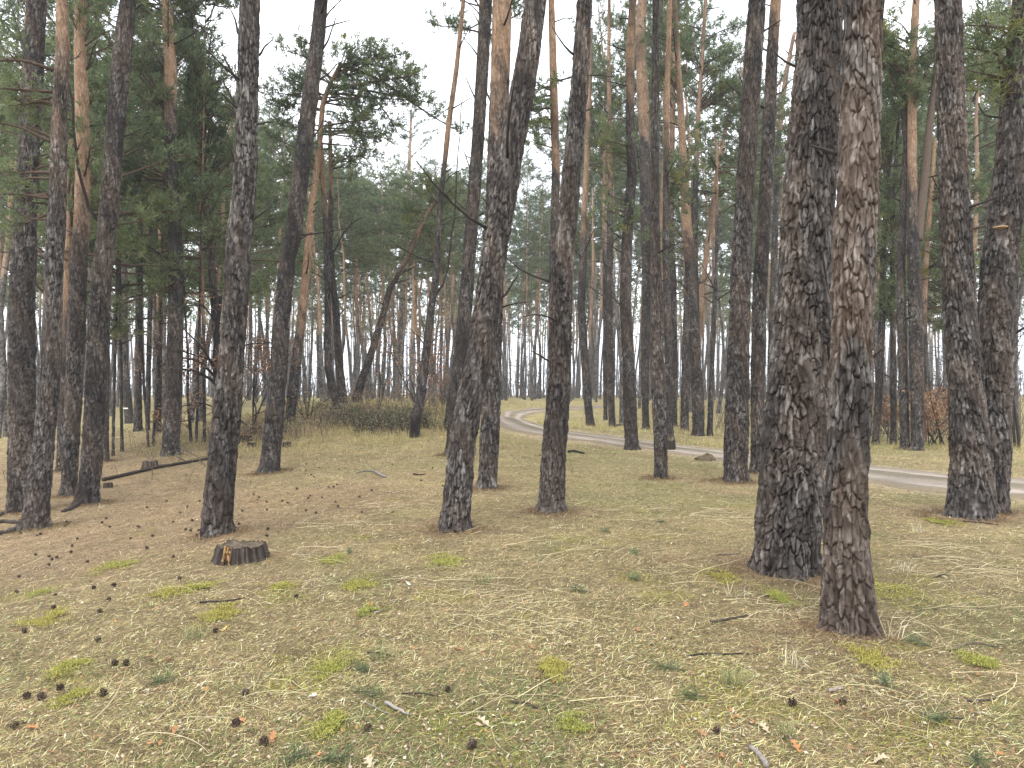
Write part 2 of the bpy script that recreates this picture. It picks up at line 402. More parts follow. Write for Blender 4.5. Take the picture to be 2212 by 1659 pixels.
def build_ground():
    def axis(c, s, ext, n):
        k = math.asinh(ext / s); t = np.linspace(-1, 1, n); return c + s * np.sinh(k * t)
    xs = axis(0, 3.0, 300, 640); ys = axis(5.5, 3.5, 300, 640)
    X, Y = np.meshgrid(xs, ys); Z = ground(X, Y)
    lit, grn, mos, rd = region_masks(X, Y)
    f = fbm(X * 3, Y * 3, 3)[..., None]
    c = C_TAN * .56 * (.55 + .7 * f)
    c = c * (1 - .35 * grn[..., None]) + C_OLV * .6 * .35 * grn[..., None]
    c = c * (1 - .8 * lit[..., None]) + C_BRN * (.6 + .7 * f) * .62 * lit[..., None]
    c = c * (1 - .5 * mos[..., None]) + C_MOS * .6 * .5 * mos[..., None]
    ed = np.exp(-(np.clip(rd, 0, 9) / .45) ** 2)[..., None]
    c = c * (1 - .6 * ed) + np.array([.30, .235, .16]) * .6 * ed
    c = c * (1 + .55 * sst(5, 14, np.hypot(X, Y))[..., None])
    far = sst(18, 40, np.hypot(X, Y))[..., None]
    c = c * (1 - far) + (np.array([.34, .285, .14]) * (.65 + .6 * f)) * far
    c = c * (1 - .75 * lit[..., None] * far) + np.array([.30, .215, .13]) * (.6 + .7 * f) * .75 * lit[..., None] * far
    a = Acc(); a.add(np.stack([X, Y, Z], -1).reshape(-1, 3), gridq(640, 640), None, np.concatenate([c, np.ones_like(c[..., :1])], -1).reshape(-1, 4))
    m, t, b, o = newmat("ground_litter")
    at_ = nd(t, "ShaderNodeVertexColor", layer_name='tint')
    n1 = noise(t, 55, 5, (1, 1, 1), .7); n2 = noise(t, 9, 4, (1, 1, 1), .6); n3 = noise(t, 190, 2)
    k = ramp(t, [(.3, (.34, .32, .30)), (.5, (.95, .95, .95)), (.66, (1.5, 1.5, 1.45)), (.8, (2.0, 1.95, 1.8))]); t.links.new(n1, k.inputs[0])
    k2 = ramp(t, [(.3, (.62, .62, .6)), (.7, (1.3, 1.28, 1.25))]); t.links.new(n2, k2.inputs[0])
    c = mixc(t, 1, at_.outputs[0], k.outputs[0], 'MULTIPLY'); c = mixc(t, 1, c, k2.outputs[0], 'MULTIPLY')
    t.links.new(c, b.inputs['Base Color'])
    bp = nd(t, "ShaderNodeBump", i_Strength=.8, i_Distance=.02); t.links.new(mth(t, 'ADD', n1, n3), bp.inputs['Height']); t.links.new(bp.outputs[0], b.inputs['Normal'])
    g = a.build('ground', m, smooth=True); tag(g, kind='structure')
def build_road():
    n, kx = 220, 15; s = np.linspace(-1, 1, kx)
    wob = (fbm(np.arange(n) * .35, np.zeros(n), 3) - .5)[:, None] * .9
    wob2 = (fbm(np.arange(n) * .35, np.zeros(n) + 9, 3) - .5)[:, None] * .9
    H = (RA - RB) / 2; W = RW[:, None]
    sc = np.where(s[None] < 0, 1 + wob / W, 1 + wob2 / W) * s[None]
    X = RC[:, 0:1] + H[:, 0:1] * sc; Y = RC[:, 1:2] + H[:, 1:2] * sc
    prof = -.025 * (np.exp(-((s - .48) / .2) ** 2) + np.exp(-((s + .48) / .2) ** 2)) + .02 * (1 - s ** 2)
    edge = np.where(np.abs(s) > .98, -.035, 0)
    Z = ground(X, Y) + .035 + prof[None] + edge[None]
    rut = (np.exp(-((s - .48) / .22) ** 2) + np.exp(-((s + .48) / .22) ** 2))[None, :, None]
    f = fbm(X * 1.4, Y * 1.4, 3)[..., None]
    c = np.array([.17, .14, .095]) * (1 - rut) + np.array([.33, .28, .235]) * rut
    lane = vn(s[None] * 9 + .6 * wob + 20, np.arange(n)[:, None] * .16)[..., None]; c = c * (.80 + .42 * lane)
    c = c * (.72 + .5 * f); ee = sst(.75, 1., np.abs(s))[None, :, None]; c = c * (1 - .5 * ee) + np.array([.30, .22, .14]) * .5 * ee
    a = Acc(); a.add(np.stack([X, Y, Z], -1).reshape(-1, 3), gridq(n, kx), None, np.concatenate([c, np.ones_like(c[..., :1])], -1).reshape(-1, 4))
    m = attr_material("packed_sand", .95, 0, 14, .22)
    tag(a.build('dirt_track', m, smooth=True), kind='structure')

def blades(acc, x, y, L, W, az, el, col, curl, z=None):
    """ribbons: three points along a bending blade"""
    n = len(x); z = ground(x, y) if z is None else z
    d = np.stack([np.cos(az), np.sin(az), np.zeros(n)], 1); up = np.array([0, 0, 1.])
    sd = np.stack([-np.sin(az), np.cos(az), np.zeros(n)], 1) * (W / 2)[:, None]
    p0 = np.stack([x, y, z - .004], 1)
    p1 = p0 + (d * np.cos(el)[:, None] + up * np.sin(el)[:, None]) * (L * .5)[:, None] + sd * (curl * 4)[:, None]
    e2 = el - curl
    p2 = p1 + (d * np.cos(e2)[:, None] + up * np.sin(e2)[:, None]) * (L * .5)[:, None] - sd * (curl * 3)[:, None]
    g2 = ground(p2[:, 0], p2[:, 1]) + .004; p2[:, 2] = np.maximum(p2[:, 2], g2); p1[:, 2] = np.maximum(p1[:, 2], g2)
    tw = (up * (W * .35)[:, None])
    V = np.stack([p0 - sd, p0 + sd, p1 + sd * .9 + tw, p1 - sd * .9 - tw * .3, p2], 1).reshape(-1, 3)
    b = np.arange(n)[:, None] * 5
    C = np.repeat(np.concatenate([col, np.ones((n, 1))], 1), 5, 0)
    acc.add(V, b + np.array([[0, 1, 2, 3]]), b + np.array([[3, 2, 4]]), C)
def blade_colours(x, y, r, straw=.3):
    lit, grn, mos, rd = region_masks(x, y); n = len(x)
    u = r.random(n); k = r.random((n, 1))
    c = np.where((u < straw)[:, None], C_STRAW, np.where((u < straw + .34)[:, None], C_TAN, C_OLV))
    c = np.where((r.random(n) < grn * .6)[:, None], C_GRN, c)
    c = np.where((r.random(n) < lit * .85)[:, None], C_BRN, c)
    c = np.where((r.random(n) < mos * .5)[:, None], C_MOS * .8, c)
    pa = .78 + .5 * fbm(x * 2.2 + 3, y * 2.2, 3)[:, None]; return np.minimum(c * pa * (.32 + 1.25 * k ** 1.3) * 1.3, .8), rd
def scatter(n, d0, d1, r, half=46):
    d = np.exp(r.uniform(math.log(d0), math.log(d1), n)); a = np.radians(r.uniform(-half, half, n))
    return d * np.sin(a), d * np.cos(a), d
def build_grass():
    r = np.random.default_rng(3)
    a = Acc(); x, y, d = scatter(430000, 2.1, 40, r)
    c, rd = blade_colours(x, y, r, .24); k = (rd > -.35 + .7 * r.random(len(x)) ** .6); x, y, d, c = x[k], y[k], d[k], c[k]; n = len(x)
    g = np.maximum(1, d / 7)
    blades(a, x, y, r.uniform(.03, .085, n) * g ** .45, r.uniform(.0015, .0031, n) * g ** .9, r.uniform(0, 2 * pi, n), np.abs(r.normal(.08, .28, n)), c, r.uniform(-.25, .55, n))
    tag(a.build('short_grass', BLADE), 'short matted olive and straw coloured grass covering the forest floor', 'grass', kind='stuff')
    # needle litter, flat on the ground
    a = Acc(); x, y, d = scatter(150000, 2.1, 20, r); lit, grn, mos, rd = region_masks(x, y)
    k = (r.random(len(x)) < .45 + .75 * lit) & (rd > .1); x, y, d, lit = x[k], y[k], d[k], lit[k]; n = len(x)
    col = np.where((r.random(n) < .6)[:, None], C_BRN, np.array([.30, .19, .115])) * r.uniform(.5, 1.5, (n, 1))
    g = np.maximum(1, d / 7)
    blades(a, x, y, r.uniform(.03, .07, n), r.uniform(.0014, .0024, n) * g, r.uniform(0, 2 * pi, n), r.uniform(0, .14, n), col, r.uniform(-.1, .2, n), ground(x, y) + r.uniform(.001, .012, n))
    tag(a.build('needle_litter', BLADE), 'fallen reddish brown pine needles scattered over the forest floor', 'pine needles', kind='stuff')
    # taller dry grass at the knoll, along the track and behind it
    a = Acc(); regs = [(-5.5, 22.0, 4.5, 1.6, 9000), (-1.8, 25, 1.8, 2.5, 2500), (11.6, 22.3, 3.2, 1.0, 8000), (17, 20, 3.2, 2.5, 5000), (3.5, 30, 6, 4, 6000), (-3, 33, 6, 5, 4000), (8, 32, 5, 4, 3000), (0, 45, 8, 7, 4500), (-9, 24, 3, 3, 3500), (-6.5, 25.5, 3.5, 1.5, 5000), (-3.5, 26.5, 3, 1.5, 2500), (6.2, 22.5, 3.0, 1.1, 2600)]
    for cx, cy, sx, sy, n in regs:
        x = r.normal(cx, sx * .7, n); y = r.normal(cy, sy * .7, n); rd = road_dist(x, y); k = (rd > .3) & (sst(.3, .6, fbm(x * 1.2, y * 1.2, 2)) > r.random(n) * .8); x, y = x[k], y[k]; m = len(x)
        col = np.where((r.random(m) < .7)[:, None], C_STRAW * np.array([1, .97, .9]), C_OLV * 1.3) * r.uniform(.6, 1.2, (m, 1))
        blades(a, x, y, r.uniform(.10, .30, m), r.uniform(.005, .010, m) * (cy / 24), r.uniform(0, 2 * pi, m), r.uniform(.5, 1.45, m), col, r.uniform(.1, 1.3, m))
    tag(a.build('tall_dry_grass', BLADE), 'pale dry grass standing along the track verge and the foot of the knoll', 'dry grass', kind='stuff')
    # long straw stalks lying in drifts
    a = Acc()
    drifts = [(340, 1262, 110, 22, 50), (570, 1275, 110, 20, 55), (640, 1200, 90, 18, 40), (700, 1130, 90, 18, 60), (1020, 1290, 170, 40, 110), (1080, 1340, 170, 28, 70), (930, 1255, 110, 20, 30), (830, 1100, 120, 30, 60),
              (560, 1480, 170, 40, 34), (1960, 1300, 200, 60, 120), (2080, 1230, 150, 45, 120), (1330, 1100, 200, 25, 70), (1600, 1110, 120, 30, 70), (1660, 1330, 130, 45, 50), (1800, 1470, 250, 60, 40), (330, 1560, 200, 50, 28), (1150, 1520, 300, 40, 30), (2000, 1180, 120, 30, 60), (1180, 1180, 250, 40, 90), (1450, 1250, 250, 60, 60), (120, 1250, 100, 40, 18), (1950, 1550, 200, 60, 30)]
    for (px, py, sx, sy, n) in drifts:
        n = int(n * .95); base_az = r.uniform(-.5, .5)
        for _ in range(n):
            x, y, z = hit(px + r.normal(0, sx * .55), min(py + r.normal(0, sy * .6), 1700))
            if y > 14: continue
            m = 7; az = base_az + r.normal(0, .75) + (pi if r.random() < .5 else 0); ln = r.uniform(.12, .55); cv = r.normal(0, .9)
            aa = az + cv * np.linspace(0, 1, m); st = ln / (m - 1)
            if r.random() < .25: aa[r.integers(2, m - 1):] += r.normal(0, 1.2)
            X = x + np.concatenate([[0], np.cumsum(np.cos(aa[:-1]) * st)]); Y = y + np.concatenate([[0], np.cumsum(np.sin(aa[:-1]) * st)])
            hgt = .010 + .03 * np.sin(np.linspace(0, pi, m)) * r.random() + (.10 * np.linspace(0, 1, m) ** 2 if r.random() < .07 else 0)
            W = r.uniform(.0009, .0021) * np.linspace(1, .4, m) * max(1, y / 6)
            nx, ny = -np.sin(aa), np.cos(aa); Z = ground(X, Y) + hgt
            V = np.stack([np.stack([X - nx * W, Y - ny * W, Z - W * .5], 1), np.stack([X + nx * W, Y + ny * W, Z + W * .5], 1)], 1).reshape(-1, 3)
            i = np.arange(m - 1)[:, None] * 2
            col = np.array([.60, .52, .32]) * r.uniform(.55, 1.15)
            a.add(V, i + np.array([[0, 1, 3, 2]]), None, [*col, 1])
    tag(a.build('straw_stalks', BLADE), 'long pale straw stalks lying in loose drifts over the short grass', 'straw', kind='stuff')
    # skirts of needles, bark flakes and grass round the nearer trunks
    a = Acc()
    for (tx, ty, tr) in TREE_XY:
        if ty > 20: continue
        n = int(1500 * tr / .2); an = r.uniform(0, 2 * pi, n); q = tr * r.uniform(.98, 1.15, n) + np.abs(r.normal(0, .13, n)); x = tx + q * np.cos(an); y = ty + q * np.sin(an)
        col = np.where((r.random(n) < .62)[:, None], np.array([.22, .13, .08]), np.where((r.random(n) < .5)[:, None], C_TAN, C_OLV * .8)) * r.uniform(.4, 1.4, (n, 1)); g = max(1, ty / 7)
        hz = ground(x, y) + .04 * np.exp(-(q - tr) / .06) * r.random(n)
        blades(a, x, y, r.uniform(.03, .09, n), r.uniform(.0016, .0032, n) * g, r.uniform(0, 2 * pi, n), np.abs(r.normal(.25, .4, n)), col, r.uniform(-.2, .7, n), hz)
    tag(a.build('trunk_foot_litter', BLADE), 'brown needles and grass blades heaped against the feet of the trunks', 'needle heaps', kind='stuff')
    # crumbs of bark and leaf bits
    a = Acc(); x, y, d = scatter(26000, 2.1, 22, r); rd = road_dist(x, y); k = rd > .1; x, y, d = x[k], y[k], d[k]; n = len(x)
    s = r.uniform(.004, .013, n) * np.maximum(1, d / 8) ** .5; az = r.uniform(0, 2 * pi, n); z = ground(x, y) + .012
    ux = np.stack([np.cos(az) * s, np.sin(az) * s, r.normal(0, .35, n) * s], 1); uy = np.stack([-np.sin(az) * s, np.cos(az) * s, r.normal(0, .35, n) * s], 1) * r.uniform(.3, .9, (n, 1))
    p = np.stack([x, y, z], 1); V = np.stack([p - ux, p + uy * .8, p + ux, p - uy], 1).reshape(-1, 3)
    pal = np.array([[.42, .34, .24], [.30, .18, .10], [.12, .08, .055], [.55, .47, .36], [.40, .20, .09]]); col = pal[r.choice(5, n, p=[.3, .25, .25, .14, .06])] * r.uniform(.6, 1.2, (n, 1))
    a.add(V, np.arange(n)[:, None] * 4 + np.array([[0, 1, 2, 3]]), None, np.repeat(np.concatenate([col, np.ones((n, 1))], 1), 4, 0))
    tag(a.build('bark_crumbs', LEAF), 'small flakes of bark and crumbled leaf strewn in the grass', 'litter', kind='stuff')
# ---------------------------------------------------------------- traced pines: (x, y, width) in reference pixels from the foot up
# keys: L label, p path, o height (px) where the bark turns orange, t darkness, d dead branches, st number of stubs
TR = [
 dict(L='dark grey pine at the far left edge, half hidden behind a ruddier trunk', p=[(42,1108,58),(46,1040,54),(48,849,53),(48,622,52),(56,470,45),(61,375,42),(70,188,42),(80,0,40)], t=.05, st=6,
      d=[[(72,520),(58,500),(40,470)],[(60,640),(75,600),(86,578)],[(30,590),(5,575)],[(84,320),(104,296),(112,278)],[(62,20),(48,0)],[(92,40),(104,6)],[(80,60),(62,52),(50,56)]]),
 dict(L='leaning pine with bare roots at its foot and two curved limbs reaching left', p=[(76,1145,66),(90,998,46),(102,886,42),(111,774,42),(114,661,38),(117,549,38),(124,450,37),(128,262,33),(136,112,28),(134,0,23)], o=150, st=5,
      d=[[(112,450),(96,436),(76,438),(42,425)],[(100,640),(78,610),(58,590),(30,592)],[(88,806),(70,800),(50,797)],[(80,886),(62,884)],[(96,560),(80,550),(68,548)]]),
 dict(L='pale barked pine with a bright orange upper trunk near the left edge', p=[(148,1073,40),(156,924,35),(165,736,38),(171,549,35),(176,487,32),(179,375,29),(177,225,28),(173,112,24),(174,0,20)], o=470, t=-.05, st=5,
      d=[[(158,505),(144,497),(132,495)],[(190,150),(200,110),(214,92)],[(162,240),(150,228),(146,216)],[(185,560),(205,565)]]),
 dict(L='straight dark brown pine with a surface root curling from its left side', p=[(188,1090,54),(198,999,45),(204,886,42),(210,774,44),(215,661,44),(225,549,40),(236,450,40),(247,300,38),(261,150,40),(277,0,34)], t=.12, st=3,
      d=[[(209,486),(196,460),(188,420),(182,370),(178,300),(178,235),(170,180),(160,150)],[(292,20),(305,10),(312,14)]]),
 dict(L='pine with pale upper trunk beside the fallen log, sending boughs leftward', p=[(368,985,46),(373,886,38),(377,774,34),(380,661,32),(381,549,30),(374,450,28),(369,300,26),(369,150,26),(359,0,21)], o=265, t=.05, st=5,
      d=[[(362,625),(330,600),(298,568),(280,540)],[(360,560),(330,535),(300,522),(275,530),(250,556)],[(392,610),(408,592),(412,575)],[(394,560),(406,558)],[(385,420),(382,398)]]),
 dict(L='pine standing behind the young oak, with a slim curved orange stem', p=[(480,940,26),(476,830,22),(470,736,20),(462,640,18),(456,549,17),(454,500,15),(443,400,11),(438,360,9),(430,262,6)], o=440, st=3,
      d=[[(448,545),(425,525),(405,508)],[(444,385),(462,350),(476,330)]]),
 dict(L='large dark pine behind the cut stump, leaning right', p=[(464,1160,76),(473,1073,64),(487,924,62),(503,736,54),(515,549,54),(530,375,51),(535,188,47),(540,0,46)], t=.08, st=3,
      d=[[(512,232),(500,210),(482,175)],[(512,260),(500,235),(478,230)],[(514,180),(500,155),(482,120)],[(513,75),(506,40),(492,14)],[(562,120),(572,108),(592,92)],[(562,268),(576,262),(588,258)],[(505,355),(500,325),(482,305)]]),
 dict(L='leaning near-black pine with snapped branches up its right side', p=[(581,1022,54),(591,924,43),(601,811,39),(607,699,37),(623,549,35),(631,525,37),(650,375,37),(668,225,36),(687,75,32),(694,0,28)], t=.28, st=3,
      d=[[(694,55),(712,30),(741,8)],[(698,60),(722,48),(756,34)],[(690,118),(710,95),(726,60),(733,45)],[(686,172),(705,160),(726,132),(738,125)],[(642,345),(650,325),(672,300),(690,278),(697,256)],[(648,415),(662,405),(678,393)],[(645,520),(660,508),(673,500)],[(670,55),(668,40)]]),
 dict(L='tall pine with pinkish orange bark and a bent top, behind the near-black one', p=[(627,910,27),(632,849,25),(642,760,21),(650,699,20),(658,620,19),(665,549,18),(668,500,16),(676,430,15),(683,375,14),(691,300,13),(697,225,11),(707,195,10),(719,169,9),(734,140,7)], o=720, t=-.1, st=5, cap=1),
 dict(L='crooked pine sweeping up left from the twin base on the knoll', p=[(731,884,22),(718,840,20),(709,790,19),(707,736,16),(708,661,14),(706,549,13),(702,470,12),(697,375,11),(694,310,8)], o=450, st=4, cap=1),
 dict(L='dark ruddy stem rising from the twin base on the knoll', p=[(740,874,24),(737,830,20),(732,774,17),(725,661,16),(716,580,15),(713,525,14),(715,450,12),(715,375,10),(712,262,7)], o=420, t=.2, st=6, cap=1,
      d=[[(722,545),(740,510),(765,485),(790,475)],[(722,600),(740,585),(755,568)],[(728,690),(738,672),(752,660)]]),
 dict(L='strongly leaning pine crossing the gap above the brambles', p=[(768,870,25),(780,826,21),(797,780,18),(812,730,17),(825,687,16),(842,624,15),(873,571,13),(887,544,12),(909,488,10),(926,455,8),(950,430,6)], o=560, st=5, cap=1),
 dict(L='upright pine with a dense round crown beyond the bramble mound', p=[(860,858,19),(866,736,17),(873,624,15),(879,525,12),(883,375,9),(887,290,6),(888,235,4)], o=640, st=5, cap=1),
 dict(L='slim forked pine with a charred hollow at its foot', p=[(895,946,27),(898,905,26),(906,867,22),(919,774,19),(932,661,17),(943,586,17),(945,525,14),(950,450,13),(958,375,12),(970,262,12),(986,150,11),(1001,0,9)], o=330, t=.06, st=6, burnt=1,
      d=[[(948,640),(957,625),(966,590),(968,540),(969,506),(976,440),(980,375),(984,300),(988,225),(991,170),(993,142)],[(918,745),(902,725),(884,708)],[(930,742),(945,725),(966,718)],[(925,715),(915,700),(912,690)],[(957,400),(975,380),(1000,368)],[(925,840),(934,830)]]),
 dict(L='dark leaning trunk pressed against the left of the twin-looking pair', p=[(980,985,46),(986,900,38),(994,811,34),(1000,736,31),(1006,661,30),(1014,549,30),(1021,450,30),(1033,300,28),(1042,150,28),(1052,0,24)], t=.18, st=5,
      d=[[(1018,375),(1008,340),(1000,318)],[(1030,220),(1018,195),(1004,160)],[(1037,130),(1026,115),(1000,88)],[(1044,45),(1030,22),(1008,4)],[(1000,712),(985,702),(975,696)],[(1008,455),(990,440),(975,420)],[(1040,60),(1030,40),(1020,16)]]),
 dict(L='short leaning trunk just showing left of the overlapping pair', p=[(969,925,28),(976,870,25),(985,811,23),(994,720,20),(1004,600,18),(1014,480,16),(1022,350,14)], t=.1, st=2),
 dict(L='broad fissured pine leaning right, front one of the overlapping pair at centre', p=[(979,1150,80),(988,1073,64),(998,961,62),(1012,886,61),(1036,774,62),(1052,661,61),(1066,549,60),(1083,450,61),(1108,300,60),(1137,150,54),(1157,0,50)], t=.05, st=2,
      d=[[(1075,470),(1060,450),(1042,430)],[(1092,640),(1105,615),(1122,592)]]),
 dict(L='pine with pale tan upper trunk, rear one of the overlapping pair at centre', p=[(1053,1056,50),(1057,961,45),(1062,849,41),(1065,774,39),(1068,661,40),(1070,450,43),(1076,262,44),(1081,150,43),(1085,0,42)], o=235, t=.04, st=2,
      d=[[(1082,95),(1066,75),(1042,52)],[(1064,225),(1052,200),(1046,165)],[(1082,235),(1092,205),(1100,175)]]),
 dict(L='tall evenly fissured pine right of centre, in front of the track bend', p=[(1190,1108,68),(1195,998,56),(1204,886,53),(1210,774,50),(1212,661,51),(1216,549,52),(1228,450,45),(1241,300,41),(1255,150,39),(1263,0,36)], st=3,
      d=[[(1184,779),(1166,766),(1148,755)],[(1262,240),(1272,236),(1282,232)],[(1245,285),(1232,262),(1220,238)]]),
 dict(L='slender pale pine behind the left edge of the tall fissured one', p=[(1193,985,22),(1194,849,20),(1195,700,19),(1196,549,19),(1201,375,19),(1199,300,18),(1195,150,17),(1191,0,14)], o=330, st=4,
      d=[[(1202,46),(1222,40),(1240,46)]]),
 dict(L='snaking pine with dark foot and grey bend, right of the tall fissured one', p=[(1276,921,24),(1270,870,19),(1266,811,18),(1263,774,18),(1259,717,19),(1255,661,18),(1258,600,17),(1261,549,16),(1262,450,13),(1266,375,12),(1270,262,10),(1276,150,8),(1278,60,6)], o=500, t=.1, st=3,
      d=[[(1263,710),(1272,690),(1280,688)],[(1264,720),(1262,700),(1267,680)]]),
 dict(L='knobbly straight pine with ringed bark across the track', p=[(1323,923,19),(1319,850,17),(1318,736,15),(1316,600,14),(1318,500,15),(1318,450,14),(1317,300,11),(1315,150,9),(1316,0,7)], o=420, st=8,
      d=[[(1312,640),(1300,625),(1290,618)],[(1310,590),(1306,575),(1302,560)]]),
 dict(L='thin pine left of the ringed one across the track', p=[(1308,908,12),(1307,800,11),(1307,700,10),(1306,549,9),(1304,400,8),(1302,250,7)], o=520, st=5, cap=1),
 dict(L='dark pine standing on the near edge of the track', p=[(1364,972,37),(1361,886,31),(1358,774,27),(1353,700,27),(1351,661,26),(1353,549,25),(1357,487,24),(1365,375,22),(1361,262,21),(1361,112,19),(1367,0,15)], t=.14, o=190, st=4,
      d=[[(1345,665),(1325,645),(1310,633)],[(1340,545),(1318,528),(1303,520)],[(1343,468),(1322,455),(1305,445)],[(1345,515),(1325,500),(1300,460)]]),
 dict(L='dark pine with a broad tan upper trunk and a long drooping dead bough', p=[(1395,929,19),(1393,811,18),(1395,700,20),(1397,600,21),(1396,549,21),(1394,450,23),(1393,300,24),(1388,200,25),(1384,75,24),(1387,0,19)], o=300, t=.16, st=4,
      d=[[(1382,380),(1378,340),(1368,290),(1345,255),(1315,238)],[(1378,372),(1362,362),(1345,345)],[(1402,335),(1408,315)]]),
 dict(L='evenly round ruddy pine standing on bare needles short of the track', p=[(1428,1034,34),(1427,960,31),(1425,886,33),(1419,774,31),(1419,661,28),(1416,549,23),(1414,450,20),(1415,300,19),(1416,150,17),(1417,0,15)], st=3, t=-.03,
      d=[[(1420,895),(1412,885),(1408,878)]]),
 dict(L='grey trunk seen just behind the ruddy pine by the small stump', p=[(1448,950,19),(1445,849,18),(1441,661,17),(1438,549,15),(1438,400,13),(1441,200,12),(1447,0,10)], o=300, st=4),
 dict(L='pinkish grey pine beyond the small stump, second behind it', p=[(1457,922,16),(1457,774,15),(1454,600,15),(1448,487,15),(1451,375,12),(1453,225,12),(1452,75,10),(1453,0,9)], o=420, st=6),
 dict(L='short-looking straight trunk close left of the broad forked orange pine', p=[(1478,933,23),(1480,850,20),(1482,750,18),(1484,661,16),(1482,549,13),(1478,450,11),(1476,350,9)], o=600, st=4, cap=1),
 dict(L='broad pine with glowing orange bark and two pale boughs reaching left', p=[(1509,942,32),(1509,886,27),(1502,774,25),(1498,700,24),(1494,624,24),(1489,549,25),(1483,487,22),(1477,375,17),(1472,262,15),(1465,150,13),(1461,75,12),(1457,0,11)], o=520, st=5,
      d=[[(1470,272),(1452,264),(1434,260),(1410,262)],[(1476,362),(1455,355),(1435,357)],[(1464,145),(1456,110),(1450,60),(1440,20)],[(1466,145),(1450,125),(1436,100)],[(1490,635),(1470,610),(1445,600)],[(1480,505),(1468,490),(1462,478)]]),
 dict(L='thin pale trunk rising from a broken-topped stub by the orange pine', p=[(1533,942,17),(1536,850,12),(1540,750,10),(1545,650,9),(1548,549,8),(1549,420,7),(1548,300,6)], o=420, st=7, cap=1),
 dict(L='grey pine turning orange, right behind the broad orange one', p=[(1510,930,20),(1506,800,17),(1503,650,15),(1502,562,14),(1501,450,13),(1504,337,12),(1510,225,10),(1518,112,8),(1524,0,7)], o=330, t=.08, st=7,
      d=[[(1520,610),(1532,590),(1540,560)],[(1512,230),(1530,205),(1545,180)]]),
 dict(L='very thin pale leaning pole of a pine crossing the bright gap', p=[(1500,905,13),(1509,760,12),(1518,619,11),(1533,490,10),(1548,375,9),(1571,262,8),(1590,195,7),(1603,150,5)], o=880, st=8),
 dict(L='massive dark straight pine beside the track, left of the biggest trunk', p=[(1588,1042,62),(1590,961,55),(1594,811,50),(1598,661,46),(1602,549,43),(1608,450,43),(1617,300,42),(1625,150,40),(1636,0,38)], t=.12, st=2,
      d=[[(1604,180),(1600,165),(1597,150)]]),
 dict(L='grey pink pine tucked between the massive dark one and the biggest trunk', p=[(1635,1022,34),(1637,811,32),(1640,661,32),(1648,500,31),(1655,400,30),(1662,250,28),(1668,120,26),(1676,0,23)], o=60, st=3,
      d=[[(1678,205),(1692,195),(1708,172)],[(1650,205),(1665,198),(1680,190)]]),
 dict(L='thin ruddy stem leaning beside the grey pink pine high up', p=[(1662,905,18),(1668,700,16),(1675,480,13),(1682,300,12),(1690,220,11),(1700,150,10),(1716,70,8)], o=300, st=5),
 dict(L='biggest trunk of all, dark and deeply plated, right of centre', p=[(1699,1248,158),(1704,1131,138),(1712,998,137),(1720,886,134),(1728,774,130),(1736,661,122),(1742,549,117),(1746,450,113),(1756,300,107),(1767,150,102),(1773,0,99)], t=.06, st=1,
      d=[[(1764,215),(1760,200),(1768,190)]]),
 dict(L='nearest pine, reddish brown, standing in front of the biggest trunk', w=.2, p=[(1837,1372,116),(1834,1300,105),(1829,1199,100),(1826,1111,92),(1830,998,90),(1834,886,91),(1839,774,90),(1842,661,88),(1845,549,86),(1850,450,86),(1856,300,86),(1861,150,83),(1865,0,80)], t=-.06, st=1,
      d=[[(1880,778),(1892,766),(1906,752)],[(1852,118),(1846,102),(1842,88)]]),
 dict(L='slim leaning grey pine across the track, first right of the nearest trunk', p=[(1890,962,19),(1896,886,17),(1902,774,16),(1906,661,14),(1908,549,13),(1912,470,10),(1920,380,8),(1930,290,6)], st=5, cap=1),
 dict(L='short dark stem with leafy oak twigs behind it, across the track', p=[(1930,963,17),(1930,850,14),(1929,700,11),(1927,549,10),(1932,400,8),(1942,250,6)], t=.15, st=4, cap=1),
 dict(L='grey pine close left of the forked tan pine across the track', p=[(1955,972,25),(1950,774,20),(1946,661,19),(1947,549,18),(1951,450,16),(1955,330,11),(1958,200,7)], st=4, cap=1),
 dict(L='tan stemmed pine across the track, its left fork rising pale and straight', p=[(1982,974,33),(1980,774,29),(1977,661,29),(1974,549,28),(1972,450,22),(1971,375,19),(1970,225,18),(1972,112,17),(1979,0,15)], o=390, st=4,
      fork=[(1982,520,20),(1990,440,19),(1996,400,18),(2005,300,16),(2017,188,11),(2030,60,8)],
      d=[[(1992,660),(2005,645),(2030,655)],[(1996,540),(2020,548),(2045,560)],[(1990,605),(2010,600),(2040,612)]]),
 dict(L='thin bright orange stem glimpsed right of the forked tan pine', p=[(1994,955,16),(1995,800,14),(1996,640,13),(2003,520,11),(2012,420,9),(2020,300,7)], o=700, t=-.2, st=6, cap=1),
 dict(L='plated pine at right with a swollen foot, in front of its leaning twin', p=[(2096,1122,112),(2098,1080,94),(2098,998,80),(2090,886,74),(2082,774,70),(2073,661,66),(2068,549,65),(2062,450,62),(2057,300,58),(2051,150,56),(2047,0,55)], st=2,
      d=[[(2070,700),(2062,688),(2060,678)],[(2088,560),(2092,545),(2086,535)]]),
 dict(L='pale plated pine at the right edge leaning right, with a bracket fungus', p=[(2140,1108,82),(2143,998,76),(2146,886,72),(2149,774,70),(2154,661,76),(2160,549,74),(2168,500,70),(2175,450,74),(2183,360,66),(2190,300,68),(2204,150,66),(2222,0,60)], t=-.1, st=2,
      d=[[(2140,605),(2128,602),(2118,600)],[(2128,250),(2122,238),(2118,220)]]),
 # thinner stems of the wood behind the left-hand trunks
 dict(L='thin ruddy pine between the pale barked and the straight dark trunk', p=[(131,1019,23),(134,849,19),(141,691,14),(146,560,12),(150,430,10),(152,300,8)], o=740, st=4, cap=2),
